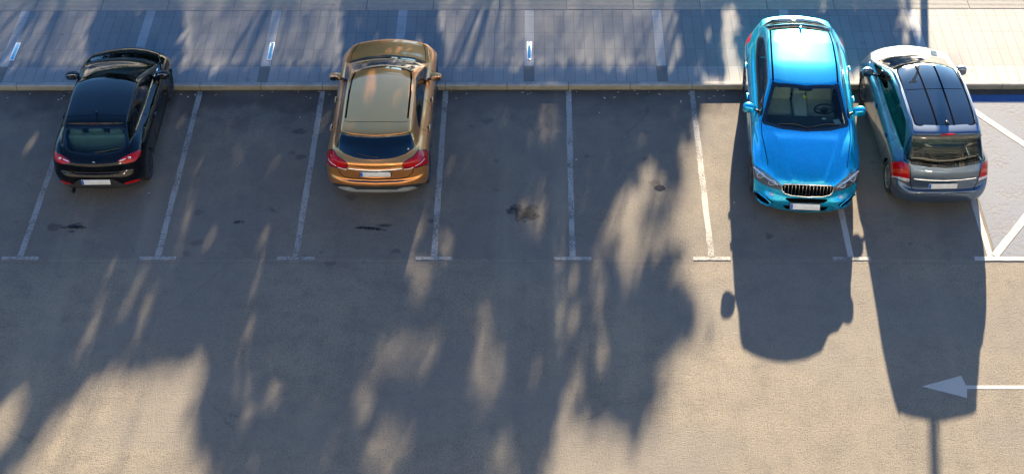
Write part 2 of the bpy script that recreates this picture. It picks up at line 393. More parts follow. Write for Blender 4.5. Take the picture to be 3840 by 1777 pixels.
tag(sheet('pothole', [blob(2.93, -3.05, .12, .10, 0)], .005, 'patch_dark'), 'small dark pothole in the sunlit bay left of the blue car', 'pothole')
a = N('stain'); d_ = a.n('BsdfPrincipled'); d_.inputs['Base Color'].default_value = (.030, .026, .023, 1); d_.inputs['Roughness'].default_value = .8; t_ = a.n('BsdfTransparent')
m_ = a.n('MixShader'); a.set(m_.inputs[0], a.ramp(a.m2('ADD', a.noise(9, 5, rough=.7), a.m2('MULTIPLY', a.noise(45, 2), .25)), .42, .80, 0, .62)); a.t.links.new(t_.outputs[0], m_.inputs[1]); a.t.links.new(d_.outputs[0], m_.inputs[2]); a.t.links.new(m_.outputs[0], a.out.inputs[0])
for (x, y, rx, ry, k_, lab) in [(-4.9, -4.02, .20, .09, 3, 'dark oil stain in the empty bay right of the black car'), (-2.45, -4.2, .42, .08, 9, 'dark streaked oil drips on the ground behind the gold car'),
                            (-7.95, -4.15, .26, .14, 7, 'dark oil drips on the ground behind the black car'), (.35, -3.8, .36, .35, 9, 'dark mottled oil stain right of the gold car')]:
    tag(sheet('oil_stain', [blob(x+random.gauss(0, rx*.38), y+random.gauss(0, ry*.38), rx*random.uniform(.3, .6), max(.035, ry*random.uniform(.3, .6)), 0, 14, .5) for q_ in range(k_)], .0035, 'stain'), lab, 'oil stain', 'oil stains in the bays')

# ---------------------------------------------------------------- car machinery
def pchip(t, Y, tn):
    Y = np.asarray(Y, float); t = np.asarray(t, float); sh = [-1]+[1]*(Y.ndim-1)
    h = np.diff(t); hh = h.reshape(sh); d = np.diff(Y, axis=0)/hh
    m = np.zeros_like(Y); w1 = (2*h[1:]+h[:-1]).reshape(sh); w2 = (h[1:]+2*h[:-1]).reshape(sh)
    a, b = d[:-1], d[1:]
    with np.errstate(divide='ignore', invalid='ignore'):
        hm = (w1+w2)/(w1/a+w2/b)
    m[1:-1] = np.where(a*b > 1e-12, hm, 0); m[0] = d[0]; m[-1] = d[-1]
    i = np.clip(np.searchsorted(t, tn, side='right')-1, 0, len(t)-2); u = ((tn-t[i])/h[i]).reshape(sh); H = h[i].reshape(sh)
    return Y[i]*(1+2*u)*(1-u)**2+m[i]*H*u*(1-u)**2+Y[i+1]*u*u*(3-2*u)+m[i+1]*H*u*u*(u-1)
def sdf(P, poly, r=0.0):
    poly = np.array(poly, float); n = len(poly); d = np.full(len(P), 1e9); ins = np.zeros(len(P), bool)
    for i in range(n):
        a, b = poly[i], poly[(i+1) % n]; e = b-a; w_ = P-a
        t = np.clip((w_@e)/(e@e+1e-12), 0, 1); d = np.minimum(d, np.hypot(*(w_-t[:, None]*e).T))
        c = ((a[1] > P[:, 1]) != (b[1] > P[:, 1])); xx = (b[0]-a[0])*(P[:, 1]-a[1])/((b[1]-a[1]) if b[1] != a[1] else 1e-12)+a[0]
        ins ^= c & (P[:, 0] < xx)
    return np.where(ins, -d, d)-r
def dpl(P, pts, closed=False):
    pts = np.array(pts, float); d = np.full(len(P), 1e9); n = len(pts)
    for i in range(n if closed else n-1):
        a, b = pts[i], pts[(i+1) % n]; e = b-a; w_ = P-a; t = np.clip((w_@e)/(e@e+1e-12), 0, 1)
        d = np.minimum(d, np.hypot(*(w_-t[:, None]*e).T))
    return d
def mirx(poly):           # close a half outline (|x| >= 0) across the centre line
    return [tuple(p) for p in poly]+[(-p[0], p[1]) for p in reversed(poly) if abs(p[0]) > 1e-6]
class Skin:
    def __init__(s, rows, du=7, dv=8, disp=None):
        G = []
        for r in rows:
            C, Rr, Bb, Sh, W, L = r
            Q = (.55*Rr[0], C[0]+(Rr[1]-C[0])*.30, C[1]+(Rr[2]-C[1])*.26)
            half = [(0, C[0], C[1]), Q, Rr, Bb, Sh, W, L]
            G.append([(-x, y, z) for x, y, z in reversed(half[1:])]+half)
        G = np.array(G, float)
        tr = np.concatenate([[0], np.cumsum(np.linalg.norm(np.diff(G, axis=0), axis=2).mean(1)+.02)])
        tn = np.concatenate([np.linspace(tr[i], tr[i+1], du, endpoint=False) for i in range(len(tr)-1)]+[[tr[-1]]])
        G1 = pchip(tr, G, tn)
        tc = np.concatenate([[0], np.cumsum(np.linalg.norm(np.diff(G, axis=1), axis=2).mean(0)+.02)])
        cn = np.concatenate([np.linspace(tc[i], tc[i+1], dv, endpoint=False) for i in range(len(tc)-1)]+[[tc[-1]]])
        P = pchip(tc, G1.transpose(1, 0, 2), cn).transpose(1, 0, 2)
        s.nu, s.nv = P.shape[:2]
        if disp is not None: P = disp(P)
        dU = np.gradient(P, axis=0); dV = np.gradient(P, axis=1); Nn = np.cross(dV, dU)
        Nn /= (np.linalg.norm(Nn, axis=2, keepdims=True)+1e-12)
        if Nn[s.nu//2, s.nv//2, 2] < 0: Nn = -Nn
        s.P = P.reshape(-1, 3); s.N = Nn.reshape(-1, 3)
        i, j = np.meshgrid(np.arange(s.nu-1), np.arange(s.nv-1), indexing='ij'); b = (i*s.nv+j).ravel()
        s.polys = [tuple(q) for q in np.stack([b, b+1, b+s.nv+1, b+s.nv], 1).tolist()]
        s.parts = {}
    def clip(s, f):
        """split the remaining polygons by f(P) < 0; returns the inside ones"""
        v = f(s.P); v = np.where(np.abs(v) < 1e-5, 1e-5, v); vl = v.tolist(); ins = []; out = []; cache = {}; newP = []; newN = []; base = len(s.P)
        for p in s.polys:
            sg = [vl[k] < 0 for k in p]
            if all(sg): ins.append(p); continue
            if not any(sg): out.append(p); continue
            a = []; b = []; n = len(p)
            for k in range(n):
                i0, i1 = p[k], p[(k+1) % n]; (a if sg[k] else b).append(i0)
                if sg[k] != sg[(k+1) % n]:
                    key = (min(i0, i1), max(i0, i1)); q = cache.get(key)
                    if q is None:
                        t = vl[key[0]]/(vl[key[0]]-vl[key[1]]); newP.append(s.P[key[0]]*(1-t)+s.P[key[1]]*t); newN.append(s.N[key[0]]*(1-t)+s.N[key[1]]*t)
                        q = base+len(newP)-1; cache[key] = q
                    a.append(q); b.append(q)
            if len(a) > 2: ins.append(tuple(a))
            if len(b) > 2: out.append(tuple(b))
        if newP: s.P = np.vstack([s.P, newP]); s.N = np.vstack([s.N, newN])
        s.polys = out; return ins
    def region(s, part, mat, f, inner=None):
        ins = s.clip(f)
        if part is None: return
        if inner:                                  # (offset, edge material)
            keep = s.polys; s.polys = ins; core = s.clip(lambda P: f(P)+inner[0]); edge = s.polys; s.polys = keep
            s.parts.setdefault(part, []).extend([(p, mat) for p in core]+[(p, inner[1]) for p in edge])
        else: s.parts.setdefault(part, []).extend([(p, mat) for p in ins])
    def emit(s, name, items, parent, off=0.0):
        used = sorted({i for p, _ in items for i in p}); mp = {k: i for i, k in enumerate(used)}
        Nn = s.N[used]/(np.linalg.norm(s.N[used], axis=1, keepdims=True)+1e-12)
        P = s.P[used]+Nn*off
        mats = sorted({m for _, m in items}); me = mesh(name, P, [tuple(mp[i] for i in p) for p, _ in items], True)
        me.polygons.foreach_set('material_index', [mats.index(m) for _, m in items])
        # make winding agree with the analytic normals
        fl = [pl for pl in me.polygons if pl.normal.dot(Vector(Nn[pl.vertices[0]])) < 0]
        if len(fl) > len(me.polygons)/2: me.flip_normals()
        if off == 0.0: me.normals_split_custom_set_from_vertices([tuple(v) for v in Nn])
        return link(name, me, mats, parent)
    def locate(s, pf, a, b, gf=None):
        """point and normal of the skin whose projection pf is (a, b)"""
        if not hasattr(s, 'G'): s.G = s.P[:s.nu*s.nv].reshape(s.nu, s.nv, 3).copy(); s.GN = s.N[:s.nu*s.nv].reshape(s.nu, s.nv, 3).copy()
        F = s.G.reshape(-1, 3); q = pf(F); d = np.hypot(q[:, 0]-a, q[:, 1]-b)
        if gf is not None: d = d+np.where(gf(F), 0, 1e6)
        k = int(d.argmin()); u, v = float(k//s.nv), float(k % s.nv); tgt = np.array((a, b))
        def ev(A, u, v):
            u = min(max(u, 0), s.nu-1.001); v = min(max(v, 0), s.nv-1.001); i, j = int(u), int(v); fu, fv = u-i, v-j
            return A[i, j]*(1-fu)*(1-fv)+A[i+1, j]*fu*(1-fv)+A[i, j+1]*(1-fu)*fv+A[i+1, j+1]*fu*fv
        u0, v0 = u, v
        for it in range(8):
            p = pf(ev(s.G, u, v)[None])[0]; r = tgt-p
            if np.hypot(*r) < 1e-5: break
            e = .25; Ju = (pf(ev(s.G, u+e, v)[None])[0]-pf(ev(s.G, u-e, v)[None])[0])/(2*e); Jv = (pf(ev(s.G, u, v+e)[None])[0]-pf(ev(s.G, u, v-e)[None])[0])/(2*e)
            J = np.stack([Ju, Jv], 1); det = J[0, 0]*J[1, 1]-J[0, 1]*J[1, 0]
            if abs(det) < 1e-9: break
            st = np.clip(np.linalg.solve(J, r), -1, 1); u = min(max(u+st[0], u0-3), u0+3); v = min(max(v+st[1], v0-3), v0+3)
        n = ev(s.GN, u, v); return Vector(ev(s.G, u, v)), Vector(n/np.linalg.norm(n))
    def at(s, mode, a, b, ymin=-1e9, ymax=1e9):
        return s.locate(PF[mode], a, b, lambda F: (F[:, 1] > ymin) & (F[:, 1] < ymax))
    def ribbon(s, pf, pts, w_, mat, gf=None, lift=.0015, part='body', step=.05, both=True):
        for sg in ((1, -1) if both else (1,)):
            ln = []
            for i in range(len(pts)-1):
                a, b = np.array(pts[i], float), np.array(pts[i+1], float); m = max(1, int(np.linalg.norm(b-a)/step)); ln += [a+(b-a)*t/m for t in range(m)]
            ln.append(np.array(pts[-1], float))
            if pf is PF['s']: g2 = lambda F, sg=sg: (F[:, 0]*sg > .3) & (gf(F) if gf else True); res = [s.locate(pf, q[0], q[1], g2) for q in ln]
            else: res = [s.locate(pf, q[0]*sg, q[1], gf) for q in ln]
            k = len(s.P); vs = []; ns = []; m = len(res)
            for i, (p, n) in enumerate(res):
                t = res[min(i+1, m-1)][0]-res[max(i-1, 0)][0]
                if t.length < 1e-6: t = Vector((0, 1, 0))
                x = t.normalized().cross(n).normalized()*w_/2
                vs += [np.array(p+n*lift-x), np.array(p+n*lift+x)]; ns += [np.array(n)]*2
            s.P = np.vstack([s.P, vs]); s.N = np.vstack([s.N, ns])
            s.parts.setdefault(part, []).extend([((k+2*i, k+2*i+1, k+2*i+3, k+2*i+2), mat) for i in range(m-1)])
PF = {'z': lambda P: P[:, [0, 2]], 'y': lambda P: P[:, [0, 1]], 's': lambda P: P[:, [1, 2]], 'o': lambda P: obl(P)}

def wheel(parent, x, y, r, wd, style):
    sd = 1 if x > 0 else -1
    e = empty('wheel', (x, y, r), 0, parent)
    t = B(); h = wd/2; ri = r*.70
    t.lathe_x([(-h*.8, ri), (-h*.98, ri+.02), (-h, (r+ri)/2+.01), (-h*.93, r-.02), (-h*.72, r-.003), (h*.72, r-.003), (h*.93, r-.02), (h, (r+ri)/2+.01), (h*.98, ri+.02), (h*.8, ri)], 48)
    t.build('tyre', 'rubber', e)
    m = B(); o = sd*h
    m.lathe_x([(o*.82, ri+.004), (o*.90, ri-.006), (o*.80, ri-.022), (-o*.6, ri-.03)], 48)
    m.lathe_x([(o*.15, ri-.02), (o*.15, .01)], 32, mi=1)
    n, sw, mt = {'five': (10, .030, 'alloy'), 'steel': (12, .028, 'steel_wheel'), 'dark': (10, .034, 'dark_alloy'), 'seven': (7, .05, 'alloy')}[style]
    for k in range(n):
        t_ = 2*math.pi*k/n; rm = Matrix.Rotation(t_, 3, 'X')
        vs = [(o*.62, -sw, .045), (o*.62, sw, .045), (o*.80, sw*.62, ri-.01), (o*.80, -sw*.62, ri-.01),
              (o*.25, -sw, .045), (o*.25, sw, .045), (o*.4, sw*.62, ri-.01), (o*.4, -sw*.62, ri-.01)]
        m.add([rm @ Vector(v) for v in vs], [(0, 1, 2, 3), (4, 7, 6, 5), (0, 4, 5, 1), (1, 5, 6, 2), (2, 6, 7, 3), (3, 7, 4, 0)])
    m.lathe_x([(o*.25, .065), (o*.64, .062), (o*.70, .045), (o*.71, .002)], 24)
    m.build('rim', [mt, 'disc_dark'], e)

def seat(parent, x, y, z, wd, mat, face=1):
    b = B(); q = Matrix.Rotation(R(14)*face, 3, 'X')
    b.rbox((x, y+.25*face, z), (wd, .52, .16), .06, seg=3)
    b.rbox((x, y-.02*face-.05*face, z+.34), (wd*.94, .14, .62), .055, rot=q, seg=3)
    b.rbox((x, y-.15*face, z+.72), (min(.27, wd*.5), .09, .17), .04, rot=q, seg=3)
    if wd > .9:
        for sx in (-.36, .36): b.rbox((x+sx, y-.15*face, z+.70), (.24, .08, .14), .035, rot=q, seg=2)
    b.build('seat', mat, parent)

def plate(sk, parent, x, z, wd, lean, ymin=-9, ymax=9, out=.018, frame=True):
    p, n = sk.at('z', x, z, ymin, ymax); n = Vector((0, n.y, n.z*lean)).normalized()
    yv = n; xv = Vector((1, 0, 0)) if n.y < 0 else Vector((-1, 0, 0)); zv = xv.cross(n)*-1 if False else n.cross(xv)
    rm = Matrix((xv, zv, n)).transposed(); c = p+n*out
    b = B()
    if frame: b.rbox(c-n*.006, (wd+.02, .135, .012), .004, rot=rm, mi=2)
    b.rbox(c+n*.003, (wd, .112, .010), .003, rot=rm, mi=0)
    b.rbox(c+n*.0042-xv*(wd/2-.023), (.040, .104, .010), .002, rot=rm, mi=1)
    b.build('license_plate', ['plate_white', 'plate_blue', 'trim_black'], parent)

def mirror(parent, sd, x, y, z, mat, size=(.13, .075, .085), yface=-1):
    e = B(); tilt = Matrix.Rotation(R(-8)*sd, 3, 'Z')
    def wp(v):
        k = 1-.28*max(0, -v.x*sd/size[0]); return Vector((v.x, v.y*(.55 if v.y*yface > 0 else 1.25), v.z*k))
    e.super((x, y, z), size, 3.0, rot=tilt, warp=wp)
    o = e.build('wing_mirror', mat, parent)
    g_ = B(); g_.super((x, y+yface*size[1]*.50, z), (size[0]*.84, .012, size[2]*.80), 3.0, rot=tilt); g_.build('mirror_glass', 'mirror_glass', o)
    a = B(); a.tube([(x-sd*size[0]*.7, y, z-size[2]*.5), (x-sd*(size[0]+.06), y+.02, z-size[2]*.85), (x-sd*(size[0]+.13), y+.05, z-size[2]*.9)], [.034, .032, .04], 8, flat=.6)
    a.build('mirror_arm', 'trim_black', o)
    return o

def surf_tube(sk, mode, pts, r, name, mat, parent, off=.01, ymin=-9, ymax=9, flat=1.0, n=14):
    pts = np.array(pts, float); out = []
    t = np.linspace(0, len(pts)-1, n)
    for q in t:
        i = min(int(q), len(pts)-2); c = pts[i]*(1-(q-i))+pts[i+1]*(q-i)
        p, nn = sk.at(mode, c[0], c[1], ymin, ymax); out.append(p+nn*off)
    b = B(); b.tube(out, r, 6, flat=flat); return b.build(name, mat, parent)

def mkpx(cx0, py0, lean, v0, sc=205.0, sgn=1):
    return lambda L: [(sgn*(px-cx0-lean*(py0-py))/sc, v0+(py0-py)/sc) for px, py in L]

CS, SN = .755, .656
def assemble(o, sk, L, axles, wr, ww, wstyle, wx, paintm, cabin, rows_):
    """parts cut out of the skin, then wheels, underbody and lining"""
    SIDES = {'side_window', 'taillight', 'headlight', 'front_door', 'rear_door', 'door', 'air_intake', 'roof_rail', 'reflector'}
    res = {}; lining = []
    sk.parts['body'] = sk.parts.get('body', [])+[(p, paintm) for p in sk.polys]
    for name, items in sk.parts.items():
        if not items: continue
        nm = 'door' if name.endswith('_door') else name
        groups = {'': items}
        if name in SIDES:
            cx = lambda p: sum(sk.P[i][0] for i in p)
            groups = {'L': [it for it in items if cx(it[0]) < 0], 'R': [it for it in items if cx(it[0]) >= 0]}
        for k, it in groups.items():
            if it: res[name+k] = sk.emit(nm, it, o)
        if 'window' not in name and name != 'windscreen': lining += [(p, 'cabin_dark' if cabin != 'beige' else 'cabin_beige') for p, _ in items]
    sk.emit('cabin_lining', lining, o, off=-.035)
    zb = .24
    u = B(); u.rbox((0, L/2, zb+.04), ((wx-.30)*2, L-.5, .06), .02)
    u.rbox((0, L/2, zb+.05), (wx*1.84, axles[1]-axles[0]-2*wr-.12, .06), .02)
    for ya in axles:
        for sd in (-1, 1):
            rr = wr+.065; n = 14; xo = wx-.045; xi = wx-.30
            vs = []
            for k in range(n+1):
                t = math.pi*k/n-.0; vs += [(sd*xo, ya+rr*math.cos(t), wr+rr*math.sin(t)-.02), (sd*xi, ya+rr*math.cos(t), wr+rr*math.sin(t)-.02)]
            u.add(vs, [(2*k, 2*k+1, 2*k+3, 2*k+2) for k in range(n)])
            u.add([(sd*xi, ya+rr, .2), (sd*xi, ya+rr, .6), (sd*xi, ya-rr, .6), (sd*xi, ya-rr, .2)], [(0, 1, 2, 3)])
    u.build('underbody', 'gap_black', o, smooth=False)
    for ya in axles:
        for sd in (-1, 1): wheel(o, sd*(wx-ww/2-.012), ya, wr, ww, wstyle)
    return res

def arch(ax, wr, side=.5, lip=.055):
    def f(P):
        d = np.full(len(P), 1e9)
        for ya in ax: d = np.minimum(d, np.hypot(P[:, 1]-ya, P[:, 2]-wr)-wr-lip)
        return np.maximum(d, side-np.abs(P[:, 0]))
    return f
def obl(P, L=None):          # what the high viewpoint sees of the near end: (x, z/depth mix)
    y = P[:, 1] if L is None else L-P[:, 1]
    return np.stack([P[:, 0], CS*P[:, 2]+SN*y], 1)
def ab(P2): P2 = P2.copy(); P2[:, 0] = np.abs(P2[:, 0]); return P2
def gate(f, *g): 
    for q in g: f = np.maximum(f, q)
    return f
def side_glass(sk, poly, dividers, mat, r=.02, chrome=None, tmat='trim_black', xmin=.45):
    A = lambda P: np.maximum(sdf(P[:, [1, 2]], poly, r), xmin-np.abs(P[:, 0]))
    for d in dividers: sk.region('side_window', 'frit', lambda P: gate(A(P), dpl(P[:, [1, 2]], d)-.022))
    sk.region('side_window', mat, A, inner=(.014, 'frit'))
    if chrome:
        sk.ribbon(PF['s'], chrome, .022, 'chrome', lift=.004)
    sk.region('body', tmat, lambda P: A(P)-.016)
def gaps(sk, lines, w_=.0045):
    for mode, pts, g_ in lines:
        sk.ribbon(PF[mode], pts, w_*2.2, 'gap_black', (lambda F: F[:, 2] > .2) if mode == 's' else (lambda F: F[:, 2] > .65))
def handle(sk, door, y, z, mat, sd, chrome=False):
    if door is None: return
    p, n = sk.at('s', y, z); 
    k = sk.nu*sk.nv; P = sk.P[:k]; m = P[:, 0]*sd > .3; q = P[m]; d = np.hypot(q[:, 1]-y, q[:, 2]-z); x = abs(q[d.argmin()][0])
    b = B(); b.super((sd*(x+.022), y, z), (.016, .095, .017), 3, mi=0); b.super((sd*(x+.004), y-.01, z), (.012, .05, .034), 2.5, mi=1)
    b.build('handle', [mat, 'trim_black'], door)

def L_auto(rows, wz=.26):
    out = []
    n = len(rows)
    for i, r in enumerate(rows):
        r = list(r)
        if len(r) == 5:
            W = r[4]; t = i/(n-1); dy = .12*(1-2*t); r.append((W[0]-.025, W[1]+dy, wz))
        out.append(r)
    return out

# ================================================================ BLACK HATCHBACK
def black_car():
    L = 4.03
    rows = [
     [(.10,.24),(.50,.14,.24),(.62,.20,.24),(.70,.27,.24),(.76,.36,.24),(.79,.48,.24)],
     [(.02,.36),(.50,.06,.36),(.66,.14,.36),(.75,.24,.36),(.81,.36,.36),(.81,.52,.26)],
     [(.0,.50),(.52,.05,.50),(.69,.13,.50),(.78,.24,.50),(.83,.40,.50),(.82,.64,.25)],
     [(.03,.62),(.54,.09,.62),(.70,.17,.62),(.785,.28,.62),(.84,.48,.60),(.82,.85,.25)],
     [(.07,.66),(.54,.12,.67),(.70,.19,.68),(.785,.31,.70),(.843,.52,.66),(.82,.92,.25)],
     [(.06,.78),(.55,.14,.80),(.69,.23,.82),(.775,.35,.82),(.845,.60,.72),(.82,1.0,.25)],
     [(.13,.88),(.56,.22,.90),(.68,.34,.92),(.765,.46,.90),(.845,.75,.76),(.82,1.15,.25)],
     [(.30,.955),(.57,.38,.98),(.67,.52,.99),(.76,.62,.95),(.845,.9,.77),(.82,1.25,.25)],
     [(.48,1.13),(.56,.54,1.14),(.665,.75,1.02),(.755,.82,.96),(.845,1.05,.77),(.82,1.3,.25)],
     [(.67,1.315),(.548,.70,1.30),(.665,.95,1.015),(.755,1.0,.955),(.845,1.15,.77),(.82,1.35,.25)],
     [(.70,1.352),(.545,.74,1.335),(.665,1.02,1.015),(.755,1.06,.95),(.845,1.2,.77),(.82,1.4,.25)],
     [(1.0,1.405),(.55,1.02,1.37),(.67,1.3,1.0),(.76,1.3,.94),(.845,1.4,.76),(.82,1.5,.25)],
     [(1.5,1.425),(.56,1.5,1.385),(.68,1.65,.98),(.77,1.65,.93),(.845,1.65,.76),(.82,1.7,.25)],
     [(1.9,1.405),(.55,1.85,1.37),(.685,1.95,.965),(.775,1.95,.915),(.845,1.95,.755),(.82,1.95,.25)],
     [(2.22,1.345),(.525,2.08,1.315),(.69,2.25,.955),(.78,2.25,.905),(.845,2.25,.75),(.82,2.25,.25)],
     [(2.7,1.18),(.60,2.55,1.15),(.70,2.62,.945),(.782,2.62,.90),(.845,2.62,.74),(.82,2.6,.25)],
     [(3.12,1.0),(.67,3.02,.98),(.715,3.02,.955),(.785,3.0,.89),(.845,3.0,.73),(.82,2.95,.25)],
     [(3.5,.93),(.64,3.40,.905),(.70,3.38,.875),(.78,3.36,.82),(.84,3.35,.70),(.82,3.2,.25)],
     [(3.82,.80),(.56,3.70,.77),(.66,3.66,.75),(.75,3.60,.72),(.82,3.58,.62),(.81,3.4,.25)],
     [(3.96,.66),(.52,3.84,.64),(.64,3.78,.62),(.73,3.70,.60),(.80,3.66,.50),(.80,3.5,.25)],
     [(4.03,.45),(.52,3.92,.44),(.63,3.85,.43),(.72,3.76,.42),(.79,3.68,.38),(.79,3.55,.24)],
     [(3.96,.22),(.50,3.86,.22),(.60,3.80,.22),(.70,3.72,.22),(.76,3.64,.22),(.77,3.58,.22)]]
    sk = Skin(L_auto(rows)); ax = (.72, 3.19); wr = .305
    T = mkpx(362, 702, -.10, .245)
    o = empty('black_hatchback', (-7.585, -3.44, 0), R(.6)); o.scale = (1.03, 1, 1)
    tag(o, 'black three door hatchback parked nose to the kerb, at the far left', 'car', 'cars parked in the bays')
    sk.region(None, None, arch(ax, wr, lip=.035))
    rear = lambda P: P[:, 1]-1.05
    gl = mirx(T([(345, 573), (402, 570), (442, 561), (455, 548), (456, 505), (449, 476), (440, 471), (356, 470)]))
    sk.region('rear_window', 'glass_tint', lambda P: gate(sdf(obl(P), gl, .01), rear(P)), inner=(.025, 'frit'))
    hw = [(0, 2.26), (.42, 2.20), (.49, 2.16), (.555, 2.55), (.60, 2.98), (.40, 3.10), (0, 3.15)]
    sk.region('windscreen', 'glass_clear', lambda P: gate(sdf(P[:, :2], mirx(hw), .01), .9-P[:, 2]), inner=(.05, 'frit'))
    sk.region('cowl', 'trim_black', lambda P: gate(dpl(P[:, :2], [(-.62, 3.02), (-.40, 3.14), (0, 3.19), (.40, 3.14), (.62, 3.02)])-.05, .9-P[:, 2]))
    side_glass(sk, [(.84, 1.05), (1.12, 1.25), (1.45, 1.31), (2.0, 1.30), (2.35, 1.18), (2.80, 1.01), (2.9, .975), (1.8, 1.0)], [[(1.40, .9), (1.55, 1.4)]], 'glass_green',
               chrome=[(.86, 1.03), (1.8, .977), (2.9, .95)])
    tl = T([(437, 598), (455, 584), (506, 555), (512, 558), (511, 580), (496, 600), (470, 608), (450, 606)])
    sk.region('taillight', 'red_lens', lambda P: gate(sdf(ab(obl(P)), tl, .004), P[:, 1]-.62), inner=(.008, 'dark_red_lens'))
    sk.region('reflector', 'red_lens', lambda P: gate(sdf(ab(obl(P)), T([(459, 681), (495, 669), (510, 666), (510, 672), (494, 678), (462, 686)])), P[:, 1]-.6))
    sk.region('bumper', 'plastic_black', lambda P: gate(sdf(ab(obl(P)), T([(330, 667), (420, 667), (455, 685), (520, 672), (600, 670), (600, 740), (330, 740)])), P[:, 1]-.48))
    hg = T([(345, 646), (430, 645), (447, 634), (456, 606)])
    sk.ribbon(PF['o'], [(max(0, a), b) for a, b in hg], .014, 'gap_black', lambda F: F[:, 1] < .7)
    sk.ribbon(PF['o'], T([(474, 566), (476, 520), (470, 462)]), .009, 'gap_black', lambda F: F[:, 1] < .95)
    sk.ribbon(PF['y'], [(-.54, .85), (0, .86), (.54, .85)], .009, 'gap_black', lambda F: F[:, 2] > 1.2, both=False)
    gaps(sk, [('s', [(1.42, 1.0), (1.40, .6), (1.5, .3)], lambda P: .6-np.abs(P[:, 0])), ('s', [(2.78, .97), (2.82, .6), (2.78, .3)], lambda P: .6-np.abs(P[:, 0])),
              ('y', [(.66, 3.05), (.66, 3.4), (.58, 3.75)], lambda P: .7-P[:, 2]), ('s', [(1.42, .3), (2.78, .3)], lambda P: .6-np.abs(P[:, 0])),
              ('s', [(.92, .84), (1.0, .89), (1.0, .97)], lambda P: .6-np.abs(P[:, 0]))])
    sk.region('tailgate', 'paint_black', lambda P: gate(sdf(obl(P), mirx(T([(345, 646), (430, 645), (447, 634), (456, 606), (474, 566), (476, 520), (470, 462), (466, 440), (352, 440)]))), P[:, 1]-.84))
    sk.region('bonnet', 'paint_black', lambda P: gate(np.abs(P[:, 0])-.655, 3.0-P[:, 1], .70-P[:, 2]))
    sk.region('door', 'paint_black', lambda P: gate(sdf(P[:, [1, 2]], [(1.40, .3), (2.78, .3), (2.78, .97), (1.42, 1.0)]), .6-np.abs(P[:, 0])))
    sk.region('bumper', 'paint_black', lambda P: gate(CS*P[:, 2]-.56, P[:, 1]-.42))
    r = assemble(o, sk, L, ax, wr, .195, 'steel', .835, 'paint_black', 'dark', rows)
    for sd, k in ((-1, 'doorL'), (1, 'doorR')): handle(sk, r.get(k), 1.62, .80, 'paint_black', sd)
    for sd in (-1, 1):
        mirror(o, sd, sd*.855, 2.62, .985, 'paint_black')
        p, n = sk.locate(PF['o'], sd*T([(478, 586)])[0][0], T([(478, 586)])[0][1], lambda F: F[:, 1] < .8); q = B(); q.super(p+n*.006, (.033, .012, .030), 2); q.build('reversing_lens', 'clear_lens', r.get('taillight'+('L' if sd < 0 else 'R')))
        q = B(); pts = [sk.locate(PF['o'], sd*a_, b_, lambda F: F[:, 1] < .8) for a_, b_ in T([(446, 598), (456, 594), (466, 589)])]; q.tube([a+b*.004 for a, b in pts], .011, 6); q.build('lens_strip', 'clear_lens', r.get('taillight'+('L' if sd < 0 else 'R')))
    plate(sk, o, 0, .50, .52, .6, ymax=.5)
    b = B(); b.tube([(0, .90, 1.40), (0, .86, 1.46), (.0, .70, 1.62)], [.012, .006, .0025], 6); b.super((0, .93, 1.41), (.02, .04, .015)); b.build('antenna', 'trim_black', o)
    q = B(); q.rbox((0, .685, 1.325), (.24, .02, .02), .006); q.build('brake_light', 'dark_red_lens', o)
    surf_tube(sk, 'z', [(0, .95), (.12, .955), (.42, .985)], .009, 'wiper', 'trim_black', o, off=.018, ymax=.6)
    b = B(); b.lathe_x([(0, .03), (.01, .03)], 12); 
    b = B(); b.tube([(-.48, .05, .21), (-.48, .3, .22)], .034, 12); b.build('exhaust_pipe', 'exhaust', o)
    p, n = sk.at('z', 0, .86, ymax=.5); b = B(); b.super(p+n*.004, (.03, .006, .03), 2); b.build('badge', 'chrome', o)
    seat(o, -.33, 1.62, .42, .48, 'seat_dark'); seat(o, .33, 1.62, .42, .48, 'seat_dark'); seat(o, 0, .82, .45, 1.15, 'seat_dark')
    b = B(); b.rbox((0, 2.78, .82), (1.30, .50, .22), .06, seg=3); b.build('dashboard', 'cabin_dark', o)
    b = B(); b.tube([(-.33+.17*math.cos(t), 2.42+.05*math.sin(t), .88+.16*math.sin(t)) for t in np.linspace(0, 2*math.pi, 20, endpoint=False)], .013, 6, closed=True); b.build('steering_wheel', 'trim_black', o)
    return o

